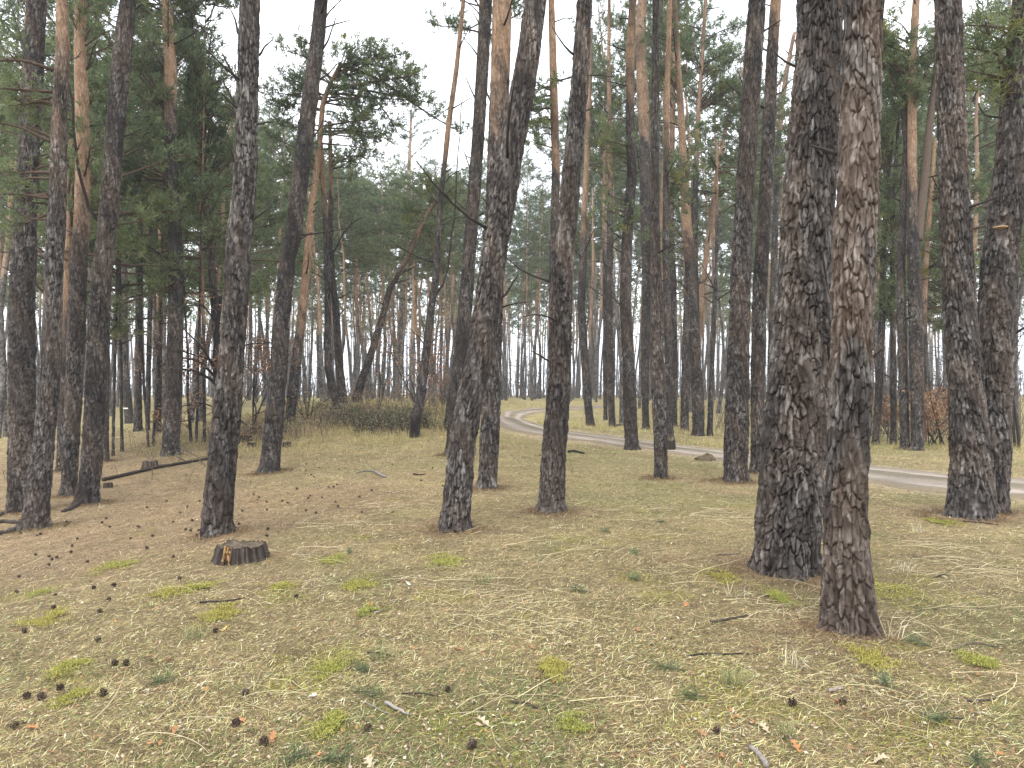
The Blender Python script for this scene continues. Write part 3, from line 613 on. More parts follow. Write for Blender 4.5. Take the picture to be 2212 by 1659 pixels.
 dict(L='slim dark stem rising just right of the straight dark brown pine', p=[(229,997,15),(230,867,12),(233,700,10),(238,500,9),(242,330,7)], t=.1, st=3, cap=2),
 dict(L='thin bare pole in the left wood, second right of the dark brown pine', p=[(244,985,9),(247,811,8),(252,640,7),(255,500,6),(258,380,5)], st=3, cap=2),
 dict(L='thin dark pole standing before the blazed pine in the left wood', p=[(264,976,9),(262,886,8),(260,700,7),(258,520,6)], t=.1, st=2, cap=2),
 dict(L='stout grey pine carrying a small white trail blaze', p=[(280,915,25),(275,860,19),(269,792,16),(268,660,15),(268,549,14),(270,400,11)], st=3, cap=2, blaze=(268,884)),
 dict(L='dark pine with a mossy foot right of the blazed one', p=[(298,932,24),(298,870,17),(299,774,14),(298,661,12),(298,549,10),(300,400,8)], t=.15, st=4, cap=2),
 dict(L='slender crooked sapling pine leaning left in the left wood', p=[(321,968,7),(316,900,6),(310,820,6),(306,740,5),(306,640,5)], st=2),
 dict(L='slender sapling pine leaning right beside the crooked one', p=[(330,965,9),(336,890,8),(342,800,7),(345,700,6)], st=2),
 dict(L='pine with vivid orange middle trunk showing through the left wood', p=[(341,935,16),(342,850,15),(343,760,14),(345,680,14),(347,549,14),(349,465,12),(350,350,9)], o=715, st=5, cap=2),
 dict(L='grey pine just left of the vivid orange one', p=[(319,930,12),(320,850,12),(322,740,11),(326,586,10),(328,440,8)], st=3, cap=2),
 dict(L='wavy thin dark sapling right of the pine by the log', p=[(413,959,9),(409,900,8),(405,850,6),(407,792,6),(404,740,5)], t=.2, st=1),
 dict(L='thin straight stem second right of the pine by the log', p=[(424,957,8),(427,850,7),(428,780,6),(430,700,5)], st=1),
 dict(L='thin orange topped pine between the log pine and the oak', p=[(442,955,9),(441,811,8),(438,624,7),(435,549,7),(434,430,6)], o=760, st=3, cap=2),
]
# ---------------------------------------------------------------- crown prototypes (mesh data shared by copies)
LIMBTONE = (.25, .8, .35, .15)
def crown_proto(s, **kw):
    wd, lf = Acc(), Acc(); gen_crown(wd, lf, s, tone=LIMBTONE, **kw)
    c = lf.build('crown', NEEDLE); b = wd.build('branches', BARK, c); return c
PROTO = [crown_proto(101 + i, R=2.7, H=5.5, nl=28, dens=.78, yellow=.16, L=.15, W=.030, K=9) for i in range(5)]
BUSHY = [crown_proto(201 + i, R=2.6, H=8.5, nl=38, dens=.68, yellow=.10, L=.15, W=.028, K=9, droop=.10) for i in range(3)]
def add_crown(parent, proto, loc, s, sz=None, rot=0.):
    c = proto.copy(); scene.collection.objects.link(c); c.parent = parent; c.location = loc
    c.scale = (s, s, sz or s); c.rotation_euler = (0, 0, rot)
    for ch in proto.children:
        d = ch.copy(); scene.collection.objects.link(d); d.parent = c
    return c

def stub(parent, p, d, ln, r, rs, tone):
    a = Acc(); n = 5; t = np.linspace(0, 1, n)[:, None]
    bend = np.array([0, 0, rs.normal(.12, .18)]) + rs.normal(0, .08, 3)
    P = p + d * ln * t + bend * ln * t ** 2
    tube(a, P, np.linspace(r, r * .3, n), 6, tone, jit=.12)
    if ln > .45 and rs.random() < .7:
        k = rs.integers(1, 4); q = P[k] + (d * .6 + rs.normal(0, .45, 3)) * ln * .45 * np.linspace(0, 1, 3)[:, None]
        tube(a, q, np.linspace(r * .5, r * .15, 3), 4, tone)
    a.build('dead_branch', BARK, parent, True)

def make_traced(i, T):
    rs = np.random.default_rng(1000 + i)
    p = T['p']; x, y, z = hit(p[0][0], p[0][1]); w0 = p[0][2] / FPX * y / 2; Y = y + w0 * .6
    dist = Y
    W = np.array([at(a, b, Y) for a, b, _ in p]); R = np.array([c / 2 / FPX * dist for _, _, c in p])
    base = np.array([W[0, 0], Y, float(ground(W[0, 0], Y))]); W = W - base; W[0, 2] = 0
    if 'flare' not in T: R[0] *= .79
    # everything the frame cuts off carries on upward
    topn = p[-1][1] <= 0 or (T.get('cap') is None and W[-1, 2] < 9)
    org = None
    if T.get('o'): org = at(p[0][0], T['o'], Y)[2] - base[2]
    zvis = at(CX, 0, Y)[2] - base[2] + .4
    if topn:
        Ht = max(17., W[-1, 2] + 5); k = 6; d = (W[-1] - W[-2]); d = d / d[2]; d = np.array([np.clip(d[0], -.12, .12), 0, 1])
        zz = np.linspace(W[-1, 2], Ht, k + 1)[1:]; ext = []; cur = W[-1].copy()
        for q, zq in enumerate(zz):
            cur = cur + d * (zq - cur[2]) * np.array([1 - q / k, 1, 1]); ext.append(cur.copy())
        rr = R[-1] * np.linspace(1, .22, k + 1)[1:]
        W = np.concatenate([W, ext]); R = np.concatenate([R, rr])
        if org is None: org = max(8., W[-k - 1, 2] + 2.)
    t = empty('pine_tree', base); tag(t, T['L'], 'pine tree')
    a = Acc(); trunk_mesh(a, W, R, dist, 50 + i, org, T.get('t', 0), vis_z=zvis, flare=T.get('flare', .42), burnt=T.get('burnt', False), warm=T.get('w', .12))
    a.build('trunk', BARK, t, True)
    if 'fork' in T:
        f = T['fork']; Wf = np.array([at(a_, b_, Y) for a_, b_, _ in f]) - base; Rf = np.array([c / 2 / FPX * dist for _, _, c in f])
        a = Acc(); Pf = resample(np.concatenate([Wf, Rf[:, None]], 1), 60)
        tube(a, Pf[:, :3], Pf[:, 3], 14, (.5, .7, .25, .05), jit=.06); a.build('fork', BARK, t, True)
    tone = (.2, .7, .05, .35)
    for d_ in T.get('d', []):
        n = len(d_); sgn = rs.uniform(-.35, .35); P = np.array([at(a_, b_, Y) for a_, b_ in d_]) - base
        ln = np.linalg.norm(P[-1] - P[0]); P[:, 1] += sgn * ln * np.linspace(0, 1, n) ; 
        zi = P[0, 2]; cxk = np.interp(zi, W[:, 2], W[:, 0]); P = np.concatenate([[[cxk + (P[0, 0] - cxk) * .3, P[0, 1], P[0, 2] - .03]], P])
        P = resample(P, 14, .006 * max(.5, ln)); r = min(np.interp(zi, W[:, 2], R) * .32, .012 + .014 * ln, .03) * 1.1
        a = Acc(); tube(a, P, r * np.linspace(1, .3, 14) ** .8, 7, tone, jit=.13)
        if ln > .35:
            for q in range(rs.integers(1, 4)):
                k = rs.integers(5, 13); dd = P[k] - P[k - 2]; dd /= np.linalg.norm(dd) + 1e-9
                q2 = P[k] + (dd * .7 + rs.normal(0, .55, 3)) * ln * rs.uniform(.08, .25) * np.linspace(0, 1, 4)[:, None]
                tube(a, q2, np.linspace(r * .4, r * .12, 4), 4, tone)
        a.build('dead_branch', BARK, t, True)
    hv = min(zvis, W[-1, 2]) - .3
    for _ in range(T.get('st', 3)):
        zq = rs.uniform(.30, 1.) * hv; az = rs.uniform(0, 2 * pi); rr = np.interp(zq, W[:, 2], R)
        pc = np.array([np.interp(zq, W[:, 2], W[:, 0]), np.interp(zq, W[:, 2], W[:, 1]), zq])
        dv = np.array([cos(az), sin(az), rs.uniform(.1, .7)]); dv /= np.linalg.norm(dv)
        stub(t, pc + dv * rr * .7, dv, (.12 + rs.exponential(.32)) * (1 + dist / 22), .010 + .006 * rs.random() + .0006 * dist, rs, tone)
    if T.get('blaze'):
        bx, by = T['blaze']; c = at(bx, by, Y) - base; a = Acc()
        for (dz, col) in ((.05, (.78, .78, .76, 1)), (-.05, (.55, .10, .07, 1)), (-.15, (.78, .78, .76, 1))):
            th = np.linspace(-.42, .42, 9) - pi / 2; rr = np.interp(c[2], W[:, 2], R) * 1.18 + .02; cx_ = np.interp(c[2], W[:, 2], W[:, 0])
            V = np.concatenate([np.stack([cx_ + rr * np.cos(th), rr * np.sin(th), np.full(9, c[2] + dz + s_)], 1) for s_ in (-.03, .03)])
            if dz > 0: a.add(V, gridq(2, 9), None, col)
        a.build('trail_blaze', WOOD, t)
    # crown
    top = W[-1]
    if topn: add_crown(t, PROTO[i % 5], (top[0], top[1], top[2] - 4.6), .75, 1.0, rs.uniform(0, 6))
    elif T.get('cap') == 2: add_crown(t, BUSHY[i % 3], (top[0], top[1], top[2] - 3.2), .9, 1.0, rs.uniform(0, 6))
    TRO.append((t, base, W, R, Y))
    return t
TRO = []
for T in TR:
    x, y, z = hit(T['p'][0][0], T['p'][0][1]); TREE_XY.append((x, y + T['p'][0][2] / FPX * y / 2 * .6, T['p'][0][2] / FPX * y / 2))
for i, T in enumerate(TR): make_traced(i, T)

# ---------------------------------------------------------------- traced live limbs with needles
def traced_crown(idx, limbs, s, **kw):
    t, base, W, R, Y = TRO[idx]; rs = np.random.default_rng(s); wd, lf = Acc(), Acc()
    for l in limbs:
        P = np.array([at(a, b, Y) for a, b in l]) - base
        ln = np.linalg.norm(P[-1] - P[0]); P[:, 1] += rs.uniform(-.7, .7) * ln * np.linspace(0, 1, len(P))
        P = resample(P, 9, .01); limb_with_foliage(wd, lf, P, .018 + .012 * ln, rs, tone=LIMBTONE, **kw)
    c = lf.build('crown', NEEDLE, t); wd.build('branches', BARK, c, True)
def fan(cx, cy, rx, ry, ox, oy, n, s):
    """n limb polylines from a trunk point (ox,oy) toward points filling an ellipse"""
    r = np.random.default_rng(s); o = []
    for k in range(n):
        a = r.uniform(0, 2 * pi); q = r.random() ** .5; ex, ey = cx + rx * q * cos(a), cy + ry * q * sin(a)
        sy = oy[0] + (oy[1] - oy[0]) * np.clip((ey - (cy - ry)) / (2 * ry), 0, 1) + r.uniform(0, 25); sx = ox[0] + (ox[1] - ox[0]) * np.clip((sy - oy[0]) / (oy[1] - oy[0] + 1e-6), 0, 1)
        o.append([(sx, sy), ((sx + ex) / 2, (sy + ey) / 2 - r.uniform(-5, 18)), (ex, ey)])
    return o
C = dict(dens=.8, spread=.75, L=.15, W=.026, K=10, yellow=.25)
# the bent-top pine: an arching crown spreading right, rounder mass left
traced_crown(8, [[(734, 140), (800, 145), (860, 175), (925, 215), (985, 232)], [(734, 140), (790, 130), (850, 150), (900, 190)], [(730, 150), (770, 160), (820, 210), (850, 260)]] +
             fan(835, 175, 95, 60, (734, 700), (140, 210), 12, 3) + fan(780, 135, 50, 45, (736, 725), (140, 170), 8, 4) + fan(650, 190, 75, 75, (725, 697), (160, 240), 16, 5) + fan(760, 290, 80, 70, (715, 690), (190, 330), 14, 6) + fan(640, 300, 60, 50, (697, 685), (240, 380), 7, 7), 31, **C)
traced_crown(9, fan(640, 340, 80, 60, (694, 697), (310, 380), 8, 8), 32, **C)
traced_crown(12, fan(885, 290, 70, 65, (888, 884), (235, 400), 20, 9) + fan(900, 380, 85, 50, (886, 883), (300, 440), 12, 10), 33, **C)
traced_crown(11, fan(900, 490, 70, 40, (948, 905), (432, 500), 12, 11) + fan(965, 410, 50, 35, (950, 945), (430, 445), 9, 71), 34, **C)
traced_crown(10, fan(770, 330, 60, 60, (712, 714), (262, 380), 8, 12), 35, **C)
traced_crown(5, fan(430, 120, 45, 80, (432, 440), (262, 380), 12, 13) + fan(470, 230, 45, 60, (432, 440), (270, 400), 10, 14) + fan(400, 330, 70, 70, (436, 452), (262, 480), 12, 15) + fan(490, 330, 30, 60, (438, 450), (300, 480), 6, 16), 36, dens=.8, spread=.6, L=.13, W=.02, K=10, yellow=.1)
traced_crown(1, [[(118, 375), (95, 365), (60, 366), (0, 366), (-70, 372)], [(116, 152), (90, 144), (60, 146), (20, 160), (-50, 190)]] + fan(30, 230, 75, 70, (118, 120), (130, 330), 9, 17) + fan(20, 440, 55, 50, (118, 116), (360, 480), 6, 18), 37, dens=.9, spread=.5, L=.10, W=.012, K=13, yellow=0)
traced_crown(4, [[(357, 238), (330, 200), (310, 172), (280, 140), (240, 90)], [(357, 260), (330, 225), (300, 210), (270, 206)], [(350, 40), (325, 20), (295, 8), (250, -40)], [(362, 470), (330, 440), (300, 425), (262, 415)], [(356, 320), (320, 318), (290, 305), (266, 300)], [(356, 350), (330, 352), (300, 352)]] +
             fan(300, 330, 60, 80, (360, 362), (250, 430), 10, 19) + fan(390, 60, 30, 60, (362, 366), (100, 200), 6, 20) + fan(310, 90, 50, 60, (358, 360), (120, 250), 8, 21), 38, dens=.8, spread=.55, L=.12, W=.018, K=11, yellow=0)
traced_crown(0, fan(40, 180, 70, 120, (72, 66), (80, 380), 12, 22) + fan(110, 330, 60, 100, (70, 62), (200, 460), 8, 23), 39, dens=.85, spread=.5, L=.10, W=.013, K=12, yellow=0)
traced_crown(2, fan(205, 60, 50, 60, (175, 176), (20, 150), 7, 24) + fan(215, 300, 45, 90, (178, 178), (200, 420), 7, 25), 40, dens=.8, spread=.5, L=.11, W=.014, K=12, yellow=0)
traced_crown(21, fan(1330, 190, 45, 70, (1316, 1317), (90, 330), 16, 26), 41, **C)
traced_crown(23, [[(1353, 262), (1335, 250), (1300, 252)]] + fan(1320, 360, 45, 60, (1362, 1362), (300, 430), 8, 27) + fan(1325, 470, 45, 40, (1358, 1356), (420, 500), 8, 28), 42, dens=.8, spread=.6, L=.13, W=.02, K=10, yellow=.1)
traced_crown(26, fan(1450, 400, 40, 70, (1438, 1438), (300, 470), 12, 29), 43, **C)
traced_crown(31, fan(1580, 150, 50, 90, (1516, 1505), (60, 280), 18, 30) + fan(1470, 130, 40, 90, (1515, 1506), (30, 260), 12, 31), 44, **C)
traced_crown(32, fan(1575, 270, 40, 30, (1590, 1570), (190, 270), 7, 32) + fan(1560, 350, 45, 30, (1570, 1552), (270, 360), 8, 33), 45, **C)
traced_crown(38, fan(1905, 260, 35, 80, (1930, 1912), (290, 400), 12, 34), 46, **C)
traced_crown(39, [[(1940, 250), (1925, 180), (1900, 160), (1875, 190)]] + fan(1915, 520, 45, 170, (1930, 1928), (380, 720), 44, 35), 47, dens=.9, spread=.6, L=.13, W=.02, K=11, yellow=.2)
traced_crown(29, fan(1430, 120, 50, 80, (1466, 1460), (40, 230), 12, 50) + fan(1500, 330, 25, 60, (1476, 1470), (250, 400), 6, 51), 61, **C)
traced_crown(27, fan(1480, 250, 40, 90, (1452, 1452), (130, 330), 12, 52), 62, **C)
traced_crown(30, fan(1590, 420, 50, 50, (1549, 1549), (330, 480), 10, 53), 63, **C)
traced_crown(35, fan(1640, 330, 60, 100, (1688, 1680), (150, 420), 12, 54) + fan(1730, 160, 40, 70, (1700, 1700), (110, 230), 6, 55), 64, **C)
traced_crown(19, fan(1165, 260, 45, 90, (1198, 1200), (120, 350), 14, 56), 65, **C)
traced_crown(22, fan(1290, 330, 40, 80, (1304, 1303), (250, 420), 12, 57), 66, **C)
traced_crown(28, fan(1440, 520, 40, 50, (1478, 1478), (430, 580), 8, 58), 67, **C)
traced_crown(41, fan(2060, 130, 60, 110, (1976, 2020), (60, 260), 14, 59) + fan(1890, 90, 40, 80, (1974, 1974), (30, 200), 10, 60), 68, **C)
traced_crown(44, fan(2130, 60, 60, 60, (2206, 2200), (20, 150), 8, 61) + fan(2140, 180, 50, 60, (2198, 2192), (130, 250), 8, 62), 69, dens=.9, spread=.5, L=.11, W=.014, K=12, yellow=.2)
traced_crown(40, fan(1960, 160, 50, 90, (1958, 1955), (200, 330), 16, 36), 48, **C)
traced_crown(42, fan(2050, 560, 60, 190, (2010, 1996), (350, 720), 40, 37) + fan(1920, 650, 35, 90, (1996, 1996), (560, 760), 10, 38), 49, **C)

# ---------------------------------------------------------------- the wood beyond: pines built once, then copied
def generic(kind, s):
    rs = np.random.default_rng(s); H = 20.
    z = np.linspace(0, H, 9); wx = np.cumsum(rs.normal(0, .12, 9)); wy = np.cumsum(rs.normal(0, .12, 9)); wx -= wx[0]; wy -= wy[0]
    P = np.stack([wx, wy, z], 1); R = .118 * (1 - .80 * (z / H) ** 1.1)
    t = empty('pine_tree', (0, 0, 0)); a = Acc()
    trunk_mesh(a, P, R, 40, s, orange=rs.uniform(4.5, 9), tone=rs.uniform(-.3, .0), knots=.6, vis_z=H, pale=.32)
    b = a
    for k in range(24):
        zq = rs.uniform(3.5, 14); az = rs.uniform(0, 6.28); ln = rs.uniform(.3, 1.5)
        d = np.array([cos(az), sin(az), rs.uniform(-.1, .6)]); pc = np.array([np.interp(zq, z, wx), np.interp(zq, z, wy), zq])
        q = pc + d * ln * np.linspace(0, 1, 5)[:, None]; q[:, 2] += np.linspace(0, 1, 5) ** 2 * rs.normal(0, .2); tube(b, q, np.linspace(.018, .006, 5), 4, (.3, .7, .1, .2))
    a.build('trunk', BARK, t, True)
    if kind == 'tall': add_crown(t, PROTO[s % 5], (wx[-1], wy[-1], H - 5.2), .95, 1.0, rs.uniform(0, 6))
    elif kind == 'long': add_crown(t, BUSHY[s % 3], (wx[-1], wy[-1], H - 8.3), .85, 1.0, rs.uniform(0, 6))
    else: add_crown(t, BUSHY[s % 3], (wx[-1], wy[-1], H - 13.0), 1.1, 1.55, rs.uniform(0, 6))
    return t
GEN = {k: [generic(k, 300 + 10 * j + m) for m in range(n)] for j, (k, n) in enumerate((('tall', 5), ('long', 3), ('bushy', 3)))}
SKY_T = np.array([(-400, -300), (330, -100), (370, 130), (400, 180), (540, 190), (600, 215), (700, 330), (960, 350), (1060, 320), (1110, 190), (1260, 120), (1290, -60), (1500, -60), (1560, 90), (1620, 130), (1700, 250), (1880, 60), (2040, 60), (2100, -50), (2800, -200)])
PLACED = [(x, y) for x, y, r in TREE_XY]; used = set()
def place_generic(kind, px, Y, label, group, rs, hmin=13, hmax=22, lean=0.):
    x = (px - CX) / FPX * Y; z = float(ground(x, Y))
    if float(road_dist(x, Y)[0]) < 1.2 or min(math.hypot(x - a, Y - b) for a, b in PLACED) < 1.15: return False
    sky_y = np.interp(px, SKY_T[:, 0], SKY_T[:, 1]) + rs.uniform(0, 70)
    H = min(hmax - 9 * rs.random() ** 1.6, CAMZ + (850 - sky_y) / FPX * Y - z)
    if H < hmin: return False
    lst = GEN[kind]; k = rs.integers(len(lst)); src = lst[k]
    if (kind, k) in used: o = copy_tree(src)
    else: o = src; used.add((kind, k))
    s = rs.uniform(.8, 1.2) * (1.1 if kind == 'tall' else 1.); o.location = (x, Y, z - .05); o.scale = (s, s, H / 20.)
    o.rotation_euler = (rs.normal(0, .025), lean + rs.normal(0, .035), rs.uniform(0, 2 * pi)); o.rotation_mode = 'ZYX' if False else 'XYZ'
    tag(o, label, 'pine tree', group); PLACED.append((x, Y)); return True
rs = np.random.default_rng(77)
zones = [
 ('slim pine of the misty wood beyond the bramble knoll', 'pines beyond the bramble knoll', 560, 1000, 36, 95, 64, [('tall', .5), ('long', .5)], .05),
 ('slim pine of the misty wood past the bend of the track', 'pines past the bend of the track', 1075, 1290, 52, 105, 34, [('tall', .7), ('long', .3)], .03),
 ('distant pine standing among the trunks across the track', 'pines far across the track', 1260, 1690, 31, 90, 60, [('tall', .4), ('long', .6)], 0.),
 ('distant pine of the dense dark wood behind the left-hand trunks', 'pines of the dense left wood', -60, 560, 22, 70, 46, [('bushy', .55), ('long', .45)], 0.),
 ('distant pine in the brushy wood beyond the track at right', 'pines of the brushy right wood', 1860, 2330, 26, 80, 38, [('bushy', .4), ('long', .6)], 0.)]
for lab, grp, x0, x1, d0, d1, n, kinds, lean in zones:
    done = tries = 0
    while done < n and tries < n * 12:
        tries += 1; u = rs.random(); acc_ = 0
        for kk, pr in kinds:
            acc_ += pr
            if u <= acc_: break
        if place_generic(kk, rs.uniform(x0, x1), d0 + (d1 - d0) * rs.random() ** .8, lab, grp, rs, lean=lean, hmin=8 if 560 < x0 + 1 < 1100 else 11, hmax=23 if 560 < x0 + 1 < 1100 else 27): done += 1
for lst in GEN.items():
    for k, o in enumerate(lst[1]):
        if (lst[0], k) not in used:
            for c in list(o.children_recursive): bpy.data.objects.remove(c)
            bpy.data.objects.remove(o)
for o in PROTO + BUSHY:
    for c in list(o.children): bpy.data.objects.remove(c)
    bpy.data.objects.remove(o)

build_ground(); build_road(); build_grass()

# ---------------------------------------------------------------- shrubs: bare twigs, some with brown oak leaves
def twigs(acc, p, d, ln, r, depth, rs, ends, tone, droop=0.):
    n = 5; t = np.linspace(0, 1, n)[:, None]; P = p + d * ln * t + rs.normal(0, .12, 3) * ln * t ** 2 + np.array([0, 0, -droop]) * ln * t ** 2
    tube(acc, P, np.linspace(r, r * .55, n), 5 if r > .01 else 3, tone, cap=False)
    if depth == 0: ends.append((P[-1], d)); ends.append((P[2], d)); return
    for k in range(rs.integers(2, 5)):
        u = rs.uniform(.35, 1.); q = P[0] + (P[-1] - P[0]) * u if k else P[-1]; dd = d + rs.normal(0, .55, 3); dd /= np.linalg.norm(dd)
        twigs(acc, q, dd, ln * rs.uniform(.45, .75), r * .5, depth - 1, rs, ends, tone, droop)
def leafcloud(acc, ends, rs, size, cols, per=5, spr=.12):
    E = np.repeat(np.array([e[0] for e in ends]), per, 0); n = len(E); p = E + rs.normal(0, spr, (n, 3))
    a = rs.normal(0, 1, (n, 3)); a /= np.linalg.norm(a, axis=1)[:, None]; b = np.cross(a, rs.normal(0, 1, (n, 3))); b /= np.linalg.norm(b, axis=1)[:, None]
    s = size * rs.uniform(.6, 1.2, (n, 1)); nr = np.cross(a, b) * s * .3
    V = np.stack([p - a * s, p - b * s * .45 + nr, p + a * s * 1.05, p + b * s * .45 + nr], 1).reshape(-1, 3)
    c = np.array(cols)[rs.integers(len(cols), size=n)] * rs.uniform(.7, 1.25, (n, 1))
    acc.add(V, np.arange(n)[:, None] * 4 + np.array([[0, 1, 2, 3]]), None, np.repeat(np.concatenate([c, np.ones((n, 1))], 1), 4, 0))
BRL = [(.34, .19, .11), (.30, .17, .10), (.43, .28, .18), (.24, .14, .09)]
def shrub(name, cat, label, px, py, h, s, leaves=True, lean=0., n=4, spread=.35, dens=5, depth=3, cols=BRL, size=.04, group=None, droop=0., Y=None, tone=(.3, .6, .05, .3), r=.014):
    r_ = np.random.default_rng(s); x, y, z = hit(px, py); t = empty(name, (x, y, z)); tag(t, label, cat, group); a = Acc(); ends = []
    for k in range(n):
        d = np.array([lean + r_.normal(0, spread), r_.normal(0, spread), 1.]); d /= np.linalg.norm(d)
        twigs(a, np.array([0, 0, -.03]) + r_.normal(0, .05, 3) * [1, 1, 0], d, h * r_.uniform(.4, .6), r * h / 1.5, depth, r_, ends, tone, droop)
    a.build('stems', BARK, t, True)
    if leaves:
        b = Acc(); e = [q for q in ends if q[0][2] > .25 * h]; leafcloud(b, e or ends, r_, size, cols, dens); b.build('foliage', LEAF, t)
    return t
shrub('oak_sapling', 'shrub', 'rusty leaved oak sapling beside the slim charred-foot pine', 905, 895, 2.9, 1, n=5, spread=.3, dens=4, lean=.1, size=.055)
shrub('oak_sapling', 'shrub', 'lower rusty oak sapling right of the slim charred-foot pine', 960, 872, 2.0, 2, n=5, spread=.5, dens=4, size=.055)
shrub('oak_sapling', 'shrub', 'brown leaved oak scrub between the large and the near-black leaning pines', 545, 925, 3.4, 3, n=5, spread=.35, dens=3, size=.05)
shrub('oak_sapling', 'shrub', 'rusty domed young oak across the track behind the forked tan pine', 2008, 966, 1.9, 5, n=5, spread=.4, dens=14, size=.05)
shrub('oak_sapling', 'shrub', 'small rusty oak left of the forked tan pine across the track', 1925, 958, 1.8, 6, n=3, spread=.4, dens=9, size=.05)
shrub('bare_shrub', 'shrub', 'bare forked sapling on top of the bramble knoll', 820, 885, 2.4, 7, leaves=False, n=2, spread=.2)
shrub('bare_shrub', 'shrub', 'bare olive twigged shrub at the left foot of the knoll', 665, 905, 1.8, 8, leaves=False, n=7, spread=.4, depth=4)
shrub('bare_shrub', 'shrub', 'thin bare twigs right of the bramble mound', 985, 905, 1.3, 9, leaves=False, n=5, spread=.35, depth=3)
shrub('bare_sapling', 'shrub', 'tall bare sapling at the right edge beyond the track', 2196, 968, 6.2, 10, leaves=False, n=2, spread=.12, depth=4, r=.012)
shrub('bare_sapling', 'shrub', 'bare sapling inside the right edge, left of the tallest one', 2176, 972, 4.6, 11, leaves=False, n=3, spread=.2, depth=4, r=.012)
shrub('bare_sapling', 'shrub', 'bare sapling between the forked tan and the plated pine', 2035, 966, 3.2, 12, leaves=False, n=4, spread=.3, depth=4)
# the gnarled young oak half hidden by the large dark pine, limbs reaching left
def oak():
    x, y, z = hit(476, 962); Y = y; base = np.array([x, y, z]); t = empty('young_oak', base); r_ = np.random.default_rng(9)
    tag(t, 'gnarled young oak with mossy limbs and brown leaves reaching left behind the large dark pine', 'oak tree')
    a = Acc(); tube(a, resample(np.array([at(*q, Y) for q in ((476, 966), (473, 900), (468, 830), (460, 780), (470, 700), (478, 640))]) - base, 20, .01), np.linspace(.11, .05, 20), 9, (.2, .6, 0, .5), jit=.1); a.build('trunk', BARK, t, True)
    b = Acc(); lf = Acc(); ends = []
    for l, r0 in (([(468, 830), (440, 812), (412, 800), (385, 795), (345, 800), (318, 806)], .055), ([(466, 815), (440, 790), (415, 778), (390, 770), (350, 782), (308, 802)], .05), ([(462, 790), (430, 745), (400, 720), (378, 690), (372, 660)], .04),
                  ([(462, 780), (425, 768), (380, 756), (330, 755), (296, 738)], .035), ([(464, 880), (440, 872), (410, 874), (380, 880)], .025), ([(420, 905), (385, 912), (350, 925), (310, 932)], .02), ([(468, 820), (452, 765), (448, 740)], .03), ([(470, 700), (440, 660), (410, 640), (388, 622)], .03),
                  ([(480, 760), (530, 742), (575, 735), (600, 745)], .03), ([(478, 800), (530, 790), (570, 805)], .025)):
        P = np.array([at(*q, Y) for q in l]) - base; P[:, 1] += r_.uniform(-.8, .8) * np.linspace(0, 1, len(P)); P = resample(P, 16, .012)
        tube(b, P, np.linspace(r0, r0 * .25, 16), 6, (.2, .6, 0, .45), jit=.15)
        for k in range(9):
            q = P[r_.integers(3, 16)]; d = r_.normal(0, 1, 3) * [1, 1, .6]; d /= np.linalg.norm(d); twigs(b, q, d, r_.uniform(.25, .6), .009, 2, r_, ends, (.3, .6, 0, .3))
    b.build('branches', BARK, t, True); sel = [e for e in ends if r_.random() < .55]; leafcloud(lf, sel, r_, .05, BRL, 2, .06); lf.build('foliage', LEAF, t)
oak()
# bramble thicket on the knoll, brush beyond the track: nobody could count these
def thicket(name, label, cat, regs, tone, cols, s, size=.03, leafd=1., hgt=(.5, 1.1)):
    r_ = np.random.default_rng(s); a, b = Acc(), Acc()
    for cx, cy, sx, sy, n in regs:
        for _ in range(n):
            x, y = cx + sx * np.clip(r_.normal(0, .6), -1.2, 1.2), cy + sy * np.clip(r_.normal(0, .6), -1.2, 1.2)
            if float(road_dist(x, y)[0]) < .8 or float(fbm(np.array(x * .9 + s), np.array(y * .9), 2)) < .38 + .2 * r_.random(): continue
            z = float(ground(x, y)); h = r_.uniform(*hgt); az = r_.uniform(0, 6.28); t = np.linspace(0, 1, 6)
            w_ = h * r_.uniform(.3, 1.); P = np.stack([x + cos(az) * w_ * t, y + sin(az) * w_ * t, z + h * np.sin(t * r_.uniform(1.4, 2.6))], 1)
            tube(a, P, np.linspace(.006, .002, 6) * (1 + cy / 60), 3, tone, cap=False)
            if leafd > 0: leafcloud(b, [(P[k], None) for k in r_.integers(1, 6, max(1, int(4 * leafd)))], r_, size, cols, 3, .08)
            for k in range(2):
                q = P[r_.integers(2, 5)]; tube(a, q + r_.normal(0, .3, 3) * h * np.linspace(0, 1, 3)[:, None], [.004, .003, .002], 3, tone, cap=False)
    o = a.build(name, BARK); tag(o, label, cat, kind='stuff')
    if b.n: l = b.build('leaves', LEAF, o)
GL = [(.12, .15, .07), (.17, .20, .11), (.13, .16, .09), (.26, .20, .13), (.40, .34, .24)]
thicket('bramble_thicket', 'low tangled bramble thicket with dull green and brown leaves on the knoll', 'brambles', [(-4.3, 23.9, 2.4, 1.1, 700), (-3.0, 24.0, 1.8, 1.1, 320), (-5.6, 24.8, 1.6, 1.0, 220)], (.35, .6, .1, .2), GL, 5, .032, .9, (.12, .5))
thicket('dead_bracken', 'rusty brown dead bracken and twigs along the knoll', 'bracken', [(-4.5, 27.5, 3.0, 1.6, 260), (-8.5, 23, 2.2, 1.6, 140), (-1.5, 26, 1.5, 1.5, 90), (-10, 19, 2.5, 2.5, 60), (-4.5, 24.4, 2.6, .9, 200), (-7.5, 22.6, 1.6, .8, 120)], (.6, .8, .3, 0), [(.30, .20, .12), (.24, .17, .10), (.40, .31, .19)], 6, .04, .6, (.2, .7))
